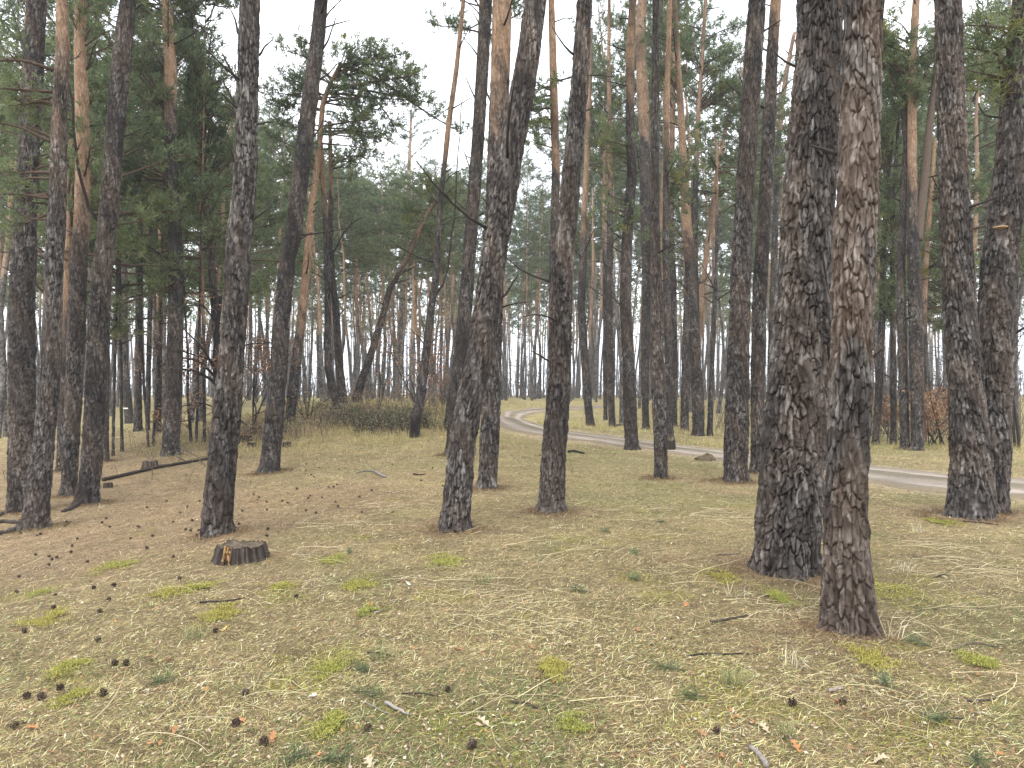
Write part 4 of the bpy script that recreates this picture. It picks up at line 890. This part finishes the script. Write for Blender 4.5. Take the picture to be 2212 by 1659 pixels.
thicket('brushwood', 'bare brown brushwood filling the wood edge beyond the track', 'brushwood', [(15, 28, 4.5, 3, 520), (21, 26, 4, 4, 420), (12, 33, 5, 4, 300)], (.5, .7, .1, 0), [(.25, .2, .12), (.2, .2, .1)], 7, .04, .35, (.8, 2.6))
def far_brush():
    r_ = np.random.default_rng(21); a = Acc()
    for _ in range(1800):
        d = r_.uniform(85, 150); an = radians(r_.uniform(-48, 48)); x, y = d * sin(an), d * cos(an); z = float(ground(x, y)); h = r_.uniform(1.5, 5.5) * (.6 + .8 * float(fbm(np.array(an * 9), np.array(2.), 2)))
        P = np.stack([x + np.cumsum(r_.normal(0, .06 * h, 4)), y + np.zeros(4), z + h * np.linspace(-.02, 1, 4)], 1); tube(a, P, np.linspace(.07, .015, 4), 3, (.6, .8, .1, 0), cap=False)
        for k in range(5):
            q = P[r_.integers(1, 4)]; tube(a, q + np.array([r_.normal(0, .9), 0, r_.uniform(.2, 1.4)]) * h * .25 * np.linspace(0, 1, 3)[:, None], [.035, .02, .01], 3, (.6, .8, .1, 0), cap=False)
    tag(a.build('distant_brush', BARK), 'bare grey undergrowth and saplings fading into the mist far behind', 'undergrowth', kind='stuff')
far_brush()
def far_stems():
    r_ = np.random.default_rng(31); a, b = Acc(), Acc(); TP = []; TD = []
    for _ in range(560):
        d = r_.uniform(88, 165); an = radians(r_.uniform(-46, 46)); x, y = d * sin(an), d * cos(an); z = float(ground(x, y)); sk = np.interp(CX + FPX * math.tan(an), SKY_T[:, 0], SKY_T[:, 1]); h = min(r_.uniform(15, 24), CAMZ + (850 - sk) / FPX * y - z); lx = r_.normal(.3, .7)
        P = np.stack([x + lx * np.linspace(0, 1, 6) ** 1.4, y + np.zeros(6), z + h * np.linspace(-.01, 1, 6)], 1); C_ = np.zeros((32, 4)); C_[:] = (.85, .95, 0, 0); C_[15:30, 2] = .8
        tube(a, P, np.linspace(.14, .03, 6) * r_.uniform(.7, 1.2), 5, C_)
        m = 34; u = r_.random(m); q = P[-1] + np.stack([r_.normal(0, 1, m) * (1.5 - .9 * u), r_.normal(0, 1, m) * (1.5 - .9 * u), -h * .36 * (1 - u)], 1); TP.append(q); TD.append(np.tile([0, 0, 1.], (m, 1)))
    tufts(b, np.concatenate(TP), np.concatenate(TD), r_, .62, .17, 6, .1)
    o = a.build('distant_pines', BARK); tag(o, 'hazy screen of thin pale pine stems far behind all nearer trees', 'distant pines', kind='stuff'); b.build('crowns', NEEDLE, o)
far_stems()
# ---------------------------------------------------------------- stumps, log, sticks, cones, leaves, moss
PR = np.random.default_rng(400)
def stump(label, px, py, wpx, hpx, s, colr=(.30, .22, .15), dark=.25, rot=0):
    r_ = np.random.default_rng(s); x, y, z = hit(px, py); R = wpx / 2 / FPX * y; H = hpx / FPX * y; y += R * .8; z = float(ground(x, y))
    t = empty('tree_stump', (x, y, z)); tag(t, label, 'stump', 'cut stumps'); a = Acc()
    n = 110; m = 30; th = np.arange(n) * 2 * pi / n; hh = np.linspace(-.04 / H, 1, m)
    TH, HH = np.meshgrid(th, hh); f = vn(np.cos(TH) * 5 + s, np.sin(TH) * 5 + HH * .6) - .5; g = vn(np.cos(TH) * 17 + s, np.sin(TH) * 17 + HH * 1.5) - .5
    rad = R * (.86 + .15 * np.clip(1 - HH, 0, 1.3) ** 1.5 + .14 * f + .12 * g + .05 * (vn(np.cos(TH) * 30 + s, np.sin(TH) * 30 + HH * 5) - .5)); top = H * (1 - (.16 * vn(np.cos(TH) * 3 + 9, np.sin(TH) * 3 + s) + .16 * vn(np.cos(TH) * 11 + 9, np.sin(TH) * 11 + s)) * sst(.6, 1, HH))
    V = np.stack([rad * np.cos(TH), rad * np.sin(TH), HH * top], -1).reshape(-1, 3)
    Cc = np.stack([.35 + .8 * g + .2 * f, sst(-.35, .1, g), .15 + 0 * g, np.clip(dark + .7 * f, 0, 1)], -1).reshape(-1, 4)
    a.add(V, gridq(m, n, True), None, Cc); a.build('bark', BARK, t, True)
    b = Acc(); rr = np.linspace(0, 1, 14); RR, T2 = np.meshgrid(rr, th, indexing='ij'); e = rad[-1] * .965; et = top[-1] - .004
    rough = .22 * H * (fbm(RR * np.cos(T2) * 5 + s, RR * np.sin(T2) * 5, 3) - .5) - .10 * H * sst(.72, .85, vn(T2 * 2.2 + s, RR * 1.5))
    V = np.stack([RR * e * np.cos(T2), RR * e * np.sin(T2), et[None] * RR ** 4 + (et.mean() - .06 * H) * (1 - RR ** 4) + rough * (1 - RR ** 6)], -1).reshape(-1, 3)
    ring = .8 + .3 * np.sin(RR * 40 + 2 * f[0][None]); c = np.array(colr)[None, None] * (ring * (.6 + .8 * vn(RR * np.cos(T2) * 4, RR * np.sin(T2) * 4 + s)))[..., None]
    b.add(V, gridq(14, n, True), None, np.concatenate([c, np.ones_like(c[..., :1])], -1).reshape(-1, 4)); b.build('cut_face', WOOD, t, True)
    return t, R, H
t, R_, H_ = stump('rotting dark cut stump in the foreground left of centre', 505, 1219, 116, 40, 1, (.11, .085, .06), .6)
a = Acc()                     # the orange rotten strip on its front
for k in range(16):
    u = PR.uniform(-.42, -.06); th0 = -pi / 2 + u; rr = R_ * 1.0; w_ = PR.uniform(.008, .022)
    z0, z1 = sorted(PR.uniform(.0, 1., 2) * H_); rt = lambda zz: R_ * (.885 + .14 * (1 - zz / H_) ** 1.5)
    P = np.array([[rt(z0) * cos(th0), rt(z0) * sin(th0), z0], [rt((z0 + z1) / 2) * cos(th0) * 1.01, rt((z0 + z1) / 2) * sin(th0) * 1.01, (z0 + z1) / 2], [rt(z1) * cos(th0), rt(z1) * sin(th0), z1]])
    c = np.array([(.30, .17, .06), (.12, .07, .04), (.22, .15, .08)][k % 3]); tube(a, P, w_ * .6, 5, [*c, 1], jit=.2)
a.build('rotten_wood', WOOD, t, True)
stump('pale brown stump beside the fallen log', 318, 1014, 34, 21, 2, (.42, .30, .19), .0)
stump('small dark stump at the foot of the straight dark brown pine', 229, 1054, 20, 12, 3, (.2, .15, .1), .3)
stump('low dark stump right of the large dark pine, left of its pair', 528, 955, 26, 14, 4, (.2, .16, .11), .4)
stump('squat black stump right of the large dark pine, nearest of the cluster', 541, 967, 19, 11, 5, (.25, .2, .14), .5)
stump('flat brown stump farthest back in the cluster by the large dark pine', 546, 938, 30, 16, 6, (.3, .22, .15), .2)
stump('small charred stump right of the near-black leaning pine', 617, 967, 19, 13, 7, (.16, .13, .1), .5)
stump('mossy dark stump standing right behind the ruddy pine', 1452, 974, 20, 27, 8, (.16, .15, .09), .45)

def ground_tube(name, label, cat, pts, r0, r1, tone, s, mat=None, lift=.5, wob=.004, jit=.12, group=None, lumps=0, sides=8, n=None):
    r_ = np.random.default_rng(s); P = np.array([hit(*q) for q in pts]); n = n or max(8, int(np.linalg.norm(P[-1] - P[0]) / .03)); n = min(n, 70); P = resample(P, n)
    P[:, :2] += np.cumsum(r_.normal(0, wob, (n, 2)), 0); rr = np.linspace(r0, r1, n) * (1 + lumps * r_.normal(0, .15, n)); P[:, 2] = ground(P[:, 0], P[:, 1]) + rr * lift + .003
    b = P[0].copy(); a = Acc(); tube(a, P - b, rr, sides, tone, jit=jit); o = a.build(name, mat or BARK, None, True); o.location = b; tag(o, label, cat, group); return o, P, b
o, P, b0 = ground_tube('fallen_log', 'long thin mossy fallen log lying across the left slope', 'log', [(222, 1040), (280, 1027), (340, 1012), (400, 1002), (470, 990)], .042, .034, (.35, .6, .05, .35), 1, wob=.002, lift=1.0)
rl = np.random.default_rng(8)
for k in range(11):
    q = P[rl.integers(6, len(P))] - b0; a = Acc(); d = np.array([rl.normal(0, .7), rl.normal(0, .5), rl.uniform(.3, 1)]); ln = rl.uniform(.2, .6)
    pp = q + d * ln * np.linspace(0, 1, 5)[:, None]; pp[:, 2] -= .35 * ln * np.linspace(0, 1, 5) ** 2; tube(a, pp, np.linspace(.012, .004, 5), 5, (.5, .7, .1, .1)); a.build('twig', BARK, o, True)
a = Acc(); pp = np.array([at(*q, P[30, 1] - .1) for q in ((445, 1008), (425, 985), (400, 972), (375, 972), (350, 985))]) - b0; tube(a, resample(pp, 14), np.linspace(.012, .004, 14), 5, (.7, .8, .1, 0)); a.build('twig', BARK, o, True)
ground_tube('tree_root', 'thick bare surface root running left from the leaning rooted pine', 'root', [(66, 1140), (44, 1140), (22, 1150), (-30, 1160)], .05, .035, (.5, .6, .05, .2), 2, lift=.4, lumps=.8)
ground_tube('tree_root', 'second surface root above the thick one at the left edge', 'root', [(60, 1128), (35, 1132), (10, 1128), (-30, 1138)], .04, .03, (.45, .6, .05, .2), 3, lift=.4, lumps=.8)
ground_tube('tree_root', 'curling surface root at the foot of the straight dark brown pine', 'root', [(176, 1085), (164, 1096), (150, 1104), (139, 1107)], .05, .03, (.4, .6, .05, .2), 4, lift=.5, lumps=1.)
ground_tube('tree_root', 'thin root leaving the far left grey pine toward the edge', 'root', [(30, 1096), (14, 1110), (-6, 1118)], .035, .02, (.4, .6, .05, .2), 5, lift=.4, lumps=1.)
SG = (.9, .9, 0, 0)
ground_tube('driftwood_stick', 'pale grey curved dead stick on the open ground at centre left', 'stick', [(770, 1024), (785, 1020), (802, 1020), (814, 1023)], .012, .02, SG, 6, lift=1.6, wob=.001)
ground_tube('driftwood_stick', 'pale wedge of dead wood touching the curved grey stick', 'stick', [(812, 1023), (824, 1029), (836, 1033)], .026, .018, (1, 1, 0, 0), 7, lift=1.2, wob=.001)
sticks = [
 ('thick broken stick with peeling white bark at the bottom right', [(1622, 1622), (1634, 1634), (1648, 1645), (1660, 1662)], .011, .013, (.9, 1, .1, .0)),
 ('pale broken stick lying below the green sprig at lower left centre', [(832, 1524), (850, 1533), (868, 1540), (886, 1549)], .010, .007, (1, 1, .1, 0)),
 ('thin forked stick left of the pale broken one', [(790, 1517), (815, 1530), (840, 1546)], .005, .003, (.8, .9, .1, 0)),
 ('short peeled forked stick between the two cones at lower right', [(1790, 1497), (1800, 1490), (1808, 1483), (1816, 1490)], .009, .006, (.9, 1, .3, 0)),
 ('long dark wavy twig left of the nearest trunk', [(1490, 1420), (1530, 1412), (1560, 1416), (1600, 1413), (1640, 1416)], .006, .004, (.2, .6, 0, .5)),
 ('slim bent stick right of the nearest trunk', [(2052, 1408), (2080, 1393), (2110, 1391), (2145, 1400)], .006, .004, (.6, .8, .1, .1)),
 ('short dark twig at the far lower right', [(2090, 1515), (2120, 1517), (2155, 1509)], .007, .004, (.5, .7, .1, .2)),
 ('dark twig in front of the rotting stump', [(430, 1304), (460, 1303), (500, 1299), (530, 1291)], .008, .005, (.3, .6, .1, .4)),
 ('reddish dark stick below the moss patches at left centre', [(795, 1413), (820, 1412), (850, 1420)], .006, .004, (.2, .5, .1, .5)),
 ('dark thin twig above the pale leaf at bottom centre', [(868, 1502), (900, 1500), (950, 1502)], .005, .003, (.3, .6, .1, .4)),
 ('curved twig right of the pale leaf at bottom centre', [(1105, 1520), (1140, 1525), (1160, 1537)], .006, .004, (.4, .6, .1, .3)),
 ('thin brown twig low at the right before the cone', [(1990, 1545), (2040, 1554), (2080, 1556)], .004, .003, (.3, .6, .1, .3)),
 ('short stick left of the biggest trunk foot', [(1545, 1200), (1570, 1200), (1600, 1196)], .006, .004, (.6, .8, .1, .1)),
 ('dark stick right of the moss ridge behind the nearest trunk', [(2015, 1251), (2035, 1245), (2052, 1235)], .007, .004, (.4, .6, .1, .3)),
 ('brown branch piece left of the nearest trunk', [(1535, 1346), (1560, 1341), (1590, 1335), (1608, 1330)], .009, .005, (.5, .6, .1, .2)),
 ('dark stick at the middle distance right of the overlapping pair', [(893, 1026), (905, 1027), (918, 1026)], .014, .01, (.1, .4, .1, .6)),
 ('dark fallen stick on the grass near the track bend', [(1228, 978), (1240, 976), (1262, 981)], .03, .02, (.1, .4, .1, .6)),
 ('thin branch lying at the foot of the twin pines at right', [(2080, 1128), (2120, 1131), (2160, 1135)], .010, .006, (.4, .6, .1, .3)),
 ('flat dark log on the grass between the ringed and the dark near-track pine', [(1333, 922), (1345, 920), (1358, 921)], .05, .05, (.1, .4, .1, .6)),
]
for k, (lab, pts, r0, r1, tone) in enumerate(sticks): ground_tube('stick', lab, 'stick', pts, r0, r1, tone, 20 + k, lift=1.1, group='sticks on the ground')

# pine cones: one prototype, many copies
def cone_mesh():
    a = Acc(); n = 42
    for k in range(n):
        u = (k + .5) / n; th = k * 2.39996; z = -.022 + .046 * u; rad = .017 * math.sin(pi * min(.98, .12 + .84 * u)) ** .7; op = .55 + .5 * (1 - u)
        c, s_ = cos(th), sin(th); o_ = np.array([c, s_, 0]); sd = np.array([-s_, c, 0]); up = np.array([0, 0, 1.]); w_ = .0075; p0 = o_ * rad * .25 + up * z; p1 = p0 + o_ * rad * op * 1.5 + up * (.004 + .004 * PR.normal())
        V = np.array([p0 - sd * w_ * .4, p0 + sd * w_ * .4, p1 + sd * w_, p1 - sd * w_, p1 + o_ * .003 + up * .004, p1 - up * .003])
        g = .6 + .8 * PR.random(); cc = np.array([[.05, .035, .025], [.05, .035, .025], [.10, .07, .05], [.10, .07, .05], [.20, .15, .11], [.05, .035, .028]]) * g
        a.add(V, [[0, 1, 2, 3]], [[3, 2, 4], [2, 3, 5], [0, 5, 1], [0, 3, 5], [1, 5, 2]], np.concatenate([cc, np.ones((6, 1))], 1))
    return a
cone0 = cone_mesh().build('pine_cone', CONE); first = [True]
def put_cone(px, py, label, s=1., group='pine cones'):
    x, y, z = hit(px, py); o = cone0 if first[0] else cone0.copy()
    if not first[0]: scene.collection.objects.link(o)
    first[0] = False; o.location = (x, y, z + .016 * s); o.scale = (s * .68,) * 3; o.rotation_euler = (PR.uniform(.7, 1.9), PR.uniform(-.4, .4), PR.uniform(0, 6.3)); tag(o, label, 'pine cone', group)
for px, py, lab, s in [(1712, 1525, 'open dark pine cone at lower right, above the broken stick', 1.25), (1020, 1618, 'large dark pine cone at the bottom centre', 1.35), (224, 1504, 'dark pine cone at lower left, right of a bright moss patch', 1.2),
    (58, 1510, 'dark pine cone near the left edge at the bottom', 1.1), (130, 1492, 'pine cone close left of the bright moss patch at lower left', 1.1), (510, 1570, 'dark upright cone near the bottom left of centre', 1.2), (570, 1610, 'cone in front of the orange leaves at the bottom', 1.2),
    (210, 1386, 'cone above the lower left moss, by thin twigs', 1.1), (116, 1318, 'single dark cone on the left grass below the needle slope', 1.1), (248, 1438, 'cone between the two lower left moss patches', 1.1), (272, 1438, 'cone beside the small green sprig at lower left', 1.1),
    (90, 1512, 'larger cone second from the left edge near the bottom', 1.2), (30, 1575, 'cone in the bottom left corner', 1.1), (530, 1502, 'cone above the red leaf at lower left', 1.), (466, 1367, 'cone in the grass below the rotting stump', 1.), (1548, 1587, 'round dark cone at the bottom left of the broken stick', 1.1),
    (1820, 1522, 'brown cone beside the small orange leaf at lower right', 1.1), (967, 1495, 'small cone above the dark thin twig at bottom centre', 1.), (640, 1292, 'small cone on the grass right of the stump drift', .9), (795, 1580, 'cone low at centre left beneath the pale broken stick', 1.1)]:
    put_cone(px, py, lab, s)
for k in range(95):
    u = PR.random(); px = 20 + 950 * PR.random() ** 1.1; lo = 1175 - .17 * px + 25; py = lo - 70 + abs(PR.normal(0, 85)) if px < 650 else PR.uniform(1000, 1110)
    if px < 650 and py < 1130 - .13 * px: py = 1140 - .12 * px + PR.uniform(0, 60)
    put_cone(px, py, 'small dark pine cone scattered on the needle slope at left', PR.uniform(.85, 1.15), 'pine cones on the needle slope')

# fallen leaves: lobed oak shapes
def leaf_mesh(col, s):
    r_ = np.random.default_rng(s); n = 26; t = np.linspace(0, 1, n); lob = .62 + .38 * np.cos(t * 2 * pi * 4.5); w_ = np.sin(pi * t ** .8) ** .8 * .024 * lob; x = (t - .5) * .085
    z = .010 * np.sin(t * 5 + s) ; L_ = np.stack([x, w_, z + .35 * w_], 1); M_ = np.stack([x, 0 * x, z - .001], 1); R2 = np.stack([x, -w_, z + .5 * w_], 1)
    a = Acc(); a.add(np.stack([L_, M_, R2], 1).reshape(-1, 3), gridq(n, 3), None, [*col, 1]); return a
LV = {k: leaf_mesh(c, i).build('fallen_leaf', LEAF, None, True) for i, (k, c) in enumerate((('pale', (.50, .41, .29)), ('orange', (.42, .20, .09)), ('brown', (.30, .17, .09)), ('white', (.62, .58, .52)), ('yellow', (.66, .50, .16))))}
lused = set()
def put_leaf(kind, px, py, label, s=1., group=None, rot=None):
    x, y, z = hit(px, py); o = LV[kind]
    if kind in lused: o = o.copy(); scene.collection.objects.link(o)
    lused.add(kind); o.location = (x, y, z + .014); o.scale = (s * .82,) * 3; o.rotation_euler = (PR.normal(0, .3), PR.normal(0, .25), PR.uniform(0, 6.3) if rot is None else rot); tag(o, label, 'leaf', group)
for kind, px, py, s, lab in [('pale', 1042, 1567, 1.7, 'large pale lobed oak leaf at the bottom centre'), ('pale', 1650, 1578, 1.2, 'pale lobed oak leaf at lower right, left of the orange ones'), ('white', 675, 1508, 1., 'white curled leaf at lower left centre'),
    ('white', 905, 1248, 1.0, 'whitish leaf in the grass above centre'), ('white', 882, 1264, .9, 'small white scrap of leaf left of the whitish one'), ('yellow', 488, 1362, 1.1, 'yellow leaf below the rotting stump'), ('pale', 478, 1352, .8, 'pale leaf touching the yellow one below the stump'),
    ('orange', 800, 1312, 1., 'orange leaf beside moss at left centre'), ('orange', 1138, 1306, .8, 'small orange leaf in the central straw'), ('white', 818, 1324, 1.2, 'long whitish leaf lying below the orange one'), ('orange', 375, 1588, 1., 'red orange leaf at the lower left'),
    ('orange', 366, 1430, .8, 'orange leaf above the small green sprig'), ('orange', 70, 1576, 1., 'orange leaf near the bottom left corner'), ('orange', 522, 1560, .9, 'dull orange leaf beside the upright cone'), ('orange', 588, 1600, 1., 'bright orange leaf by the bottom cone'),
    ('orange', 1482, 1310, 1.1, 'orange leaf left of the nearest trunk'), ('orange', 1440, 1214, .8, 'orange leaf on the open grass right of centre'), ('orange', 1808, 1522, .9, 'small orange leaf beside the brown cone'), ('orange', 1722, 1622, 1.3, 'large orange brown leaf at the bottom right'),
    ('orange', 1590, 1555, 1., 'orange brown leaf above the broken stick'), ('pale', 1900, 1650, 1.3, 'pale curled leaf at the bottom edge right'), ('brown', 1160, 1465, 1.1, 'reddish leaf right of centre low down'), ('brown', 1150, 1402, 1.1, 'brown leaf in the central drift of straw'),
    ('brown', 990, 1405, 1.2, 'tan curled leaf just left of the central straw'), ('pale', 800, 1655, 1.2, 'pale leaf cut by the bottom edge left of centre'), ('pale', 1226, 1395, .9, 'pale leaf right of the central straw'), ('pale', 1290, 1400, .9, 'pale leaf farther right of the central straw'),
    ('brown', 1380, 1365, 1.2, 'brown oak leaf between straw and the nearest trunk'), ('yellow', 1790, 1340, .7, 'tiny yellow leaf at the nearest trunk foot'), ('brown', 1520, 1590, 1., 'brown leaf at the bottom left of the nearest cone'), ('pale', 1490, 1365, 1., 'pale leaf left of the long wavy twig'),
    ('brown', 1560, 1640, 1.3, 'long brown leaf at the bottom edge right of centre'), ('pale', 2040, 1250, .9, 'pale leaf on the right-hand grass'), ('white', 2075, 1468, .7, 'white scrap near the right edge'), ('pale', 1520, 1290, 1.0, 'pale pinkish leaf left of the biggest trunk')]:
    put_leaf(kind, px, py, lab, s)
for k in range(110):
    put_leaf(['pale', 'brown', 'orange', 'pale', 'brown'][k % 5], PR.uniform(-20, 2230), 1180 + 470 * PR.random() ** .7, 'small withered leaf lying loose in the foreground grass', PR.uniform(.3, .6), 'withered leaves in the grass')

# moss patches
def moss(label, px, py, wpx, s):
    r_ = np.random.default_rng(s); x, y, z = hit(px, py); R = wpx / 2 / FPX * y; n = int(min(5200, 1600 + 20000 * R)); q = r_.normal(0, .80, (n, 2))
    X = x + q[:, 0] * R * 1.1; Y_ = y + q[:, 1] * R * 2.0; k = fbm(X * 9 + s, Y_ * 9, 3) + .30 * np.exp(-np.hypot(q[:, 0], q[:, 1]) ** 2 * .9) > .50 + .26 * r_.random(n); X, Y_ = X[k], Y_[k]; m = len(X)
    a = Acc(); col = np.array([.31, .30, .075]) * r_.uniform(.55, 1.35, (m, 1)) * np.array([1, 1, 1]); col[:, 0] *= r_.uniform(.92, 1.12)
    zz = ground(X, Y_) + .012 + .018 * fbm(X * 12, Y_ * 12, 2); blades(a, X, Y_, r_.uniform(.008, .02, m), r_.uniform(.003, .005, m) * max(1, y / 6), r_.uniform(0, 6.28, m), r_.uniform(.2, 1.4, m), col, r_.uniform(0, .8, m), zz)
    o = a.build('moss_patch', BLADE); b = np.array([x, y, z]); o.data.transform(__import__('mathutils').Matrix.Translation(-b)); o.location = b; tag(o, label, 'moss', 'moss patches')
for k, (px, py, w_, lab) in enumerate([(720, 1443, 60, 'bright moss patch at centre left below the pale straw'), (775, 1268, 50, 'round yellow green moss patch right of the stump'), (605, 1270, 56, 'moss patch with a dark hollow right of the stump drift'), (148, 1446, 44, 'bright moss patch at lower left above the cones'),
    (152, 1508, 36, 'small bright moss patch between the lower left cones'), (960, 1216, 60, 'moss cushion at the foot of the broad front pine'), (1560, 1250, 56, 'moss cushion left of the biggest trunk foot'), (1925, 1278, 90, 'long moss ridge right of the nearest trunk'), (1885, 1426, 64, 'moss patch in front of the nearest trunk'),
    (2118, 1436, 40, 'moss patch at the right beyond the slim bent stick'), (716, 1566, 44, 'moss patch at the bottom left of centre'), (1240, 1560, 44, 'moss patch at the bottom right of centre'), (370, 1280, 60, 'moss streak left below the stump'), (430, 1272, 40, 'small dark edged moss beside the streak below the stump'),
    (100, 1340, 60, 'flat moss patch on the left grass'), (60, 1290, 50, 'faint moss patch at the left edge'), (1190, 1450, 44, 'dull moss patch amid the central grass'), (1680, 1292, 40, 'dark moss between the two biggest trunks'), (715, 1212, 44, 'mossy hump right of the stump'), (480, 1330, 60, 'dull moss below the rotting stump'),
    (800, 1322, 36, 'moss patch under the orange and whitish leaves'), (250, 1225, 50, 'faint yellow moss strip on the left slope foot'), (2035, 1130, 40, 'small moss patch by the foot of the plated pine')]):
    moss(lab, px, py, w_, 600 + k)

# green pine sprigs and upright grass tufts
def sprig(label, px, py, s, sz=1.):
    r_ = np.random.default_rng(s); x, y, z = hit(px, py); lf, wd = Acc(), Acc(); az = r_.uniform(0, 6.28); d = np.array([cos(az), sin(az), .12]); ln = .10 * sz
    P = np.array([0, 0, .018]) + d * ln * np.linspace(-.5, .5, 5)[:, None]; t = empty('pine_sprig', (x, y, z)); tag(t, label, 'pine sprig', 'green pine sprigs')
    tube(wd, P, .003, 5, (.4, .7, .2, .1)); wd.build('twig', BARK, t)
    q = P[0] + (P[-1] - P[0]) * np.linspace(.2, 1, 9)[:, None]; D = np.tile(d / np.linalg.norm(d), (9, 1)) + r_.normal(0, .3, (9, 3)) + [0, 0, .3]
    tufts(lf, q, D / np.linalg.norm(D, axis=1)[:, None], r_, .055 * sz, .0026, 13, 0.); c = lf.build('needles', NEEDLE, t)
for k, (px, py, s, lab) in enumerate([(1372, 1197, 1.3, 'green pine sprig standing out right of centre'), (785, 1502, 1.7, 'large dark green pine sprig at lower centre left'), (335, 1480, 1.3, 'small green pine sprig at lower left'), (1452, 1450, 1.5, 'pine sprig at lower right of centre'), (1375, 1255, 1.2, 'pine sprig on grass left of the massive trunks'),
    (1255, 1280, 1.2, 'pine sprig right of the central straw'), (715, 1648, 1.3, 'green sprig at the bottom edge left of centre'), (650, 1640, 1.2, 'long green sprig at the bottom edge'), (790, 1322 + 130, 1., 'sprig among dull grass at left centre'), (2110, 1648, 1.3, 'pale green sprig in the bottom right corner'), (1915, 1480, 1.1, 'sprig right of the peeled forked stick'),
    (1500, 1510, 1.2, 'sprig left of the lower right cone'), (1310, 1150, 1.2, 'sprig in the middle distance before the dark near-track pine'), (1990, 1395, 1.2, 'bluish sprig right of the nearest trunk'), (2035, 1560, 1.2, 'sprig low at the right beside a thin twig'), (755, 1195, .9, 'tiny sprig right of the mossy hump'), (1425, 1130, 1.2, 'sprig below the ruddy pine')]):
    sprig(lab, px, py, 700 + k, s)
def tuft(label, px, py, s, h=.16, n=26, col=(.60, .54, .38)):
    r_ = np.random.default_rng(s); x, y, z = hit(px, py); a = Acc(); m = n
    X = x + r_.normal(0, .03, m); Y_ = y + r_.normal(0, .03, m); c = np.array(col) * r_.uniform(.65, 1.15, (m, 1))
    blades(a, X, Y_, r_.uniform(.5, 1.2, m) * h, np.full(m, .0036), r_.uniform(0, 6.28, m), r_.uniform(.5, 1.45, m), c, r_.uniform(.1, 1.5, m)); o = a.build('grass_tuft', BLADE)
    o.data.transform(__import__('mathutils').Matrix.Translation((-x, -y, -z))); o.location = (x, y, z); tag(o, label, 'grass tuft', 'upright dry grass tufts')
for k, (px, py, h, n, lab) in enumerate([(1955, 1235, .22, 34, 'upright dry grass tuft right of the moss ridge'), (1588, 1290, .2, 22, 'bleached grass tuft at the foot of the biggest trunk'), (1985, 1150, .22, 26, 'pale grass tuft before the twin pines at right'), (2115, 1118, .28, 40, 'grey dead grass heaped at the foot of the twin pines'),
    (1925, 1380, .25, 16, 'arching straw tuft in front right of the nearest trunk'), (1720, 1440, .16, 30, 'pale flattened grass tuft left of the moss at the nearest trunk'), (820, 1425, .16, 60, 'olive grass tuft at centre left'), (1040, 1260, .14, 60, 'olive grass tuft above the central straw'),
    (420, 1380, .14, 40, 'dull grass tuft below the rotting stump'), (1580, 1480, .18, 60, 'pale green grass tuft at lower right of centre'), (1700, 1590, .14, 40, 'grass tuft behind the large orange leaf')]):
    tuft(lab, px, py, 800 + k, h, n, (.60, .54, .38) if k < 6 else (.25, .26, .12))
# mound of soil by the track
x, y, z = hit(1526, 994); a = Acc(); n = 40; TH, HH = np.meshgrid(np.arange(n) * 2 * pi / n, np.linspace(0, 1, 12)); rr = .26 * (1 - HH ** 1.5) * (1 + .5 * (vn(np.cos(TH) * 2, np.sin(TH) * 2 + HH * 2) - .5))
a.add(np.stack([rr * np.cos(TH), rr * np.sin(TH), .15 * HH - .02 + .11 * (vn(np.cos(TH) * 5 + 4, np.sin(TH) * 5 + HH * 5) - .3) * (1 - HH * .3)], -1).reshape(-1, 3), gridq(12, n, True), None, (.12, .09, .055, 1)); o = a.build('turf_clod', WOOD, None, True); o.location = (x, y, z); tag(o, 'dark clod of turf at the near edge of the track', 'clod')
# bracket fungus on the leaning twin at the right edge
t, base, W, R, Y = TRO[44]; c = at(2143, 497, Y) - base; a = Acc(); TH, RR = np.meshgrid(np.linspace(-pi, 0, 18), np.linspace(0, 1, 7)); sx = .085
V = np.concatenate([np.stack([c[0] + sx * 1.1 * RR * np.cos(TH), -.16 + sx * 1.1 * RR * np.sin(TH), c[2] + k_ + .012 * (1 - RR ** 2) * (1 if k_ > 0 else -1.8)], -1).reshape(-1, 3) for k_ in (.006, -.006)])
q = gridq(7, 18); a.add(V, np.concatenate([q, q + 126, [[108 + i, 109 + i, 235 + i, 234 + i] for i in range(17)]]), None, (.36, .25, .15, 1)); a.build('bracket_fungus', WOOD, t, True)

# ---------------------------------------------------------------- haze
def haze():
    me = bpy.data.meshes.new('haze'); X, Y0, Y1, Z0, Z1 = 310, -310, 310, -4, 34
    v = [(-X, Y0, Z0), (X, Y0, Z0), (X, Y1, Z0), (-X, Y1, Z0), (-X, Y0, Z1), (X, Y0, Z1), (X, Y1, Z1), (-X, Y1, Z1)]
    me.from_pydata(v, [], [(0, 3, 2, 1), (4, 5, 6, 7), (0, 1, 5, 4), (1, 2, 6, 5), (2, 3, 7, 6), (3, 0, 4, 7)])
    m = bpy.data.materials.new('haze'); m.use_nodes = True; t = m.node_tree; t.nodes.clear(); o = t.nodes.new("ShaderNodeOutputMaterial"); v_ = t.nodes.new("ShaderNodeVolumePrincipled")
    v_.inputs['Color'].default_value = (.88, .94, 1, 1); v_.inputs['Density'].default_value = HAZE; v_.inputs['Anisotropy'].default_value = .2; t.links.new(v_.outputs[0], o.inputs['Volume'])
    me.materials.append(m); ob = bpy.data.objects.new('haze', me); scene.collection.objects.link(ob); tag(ob, kind='stuff')
HAZE = .0012
haze()
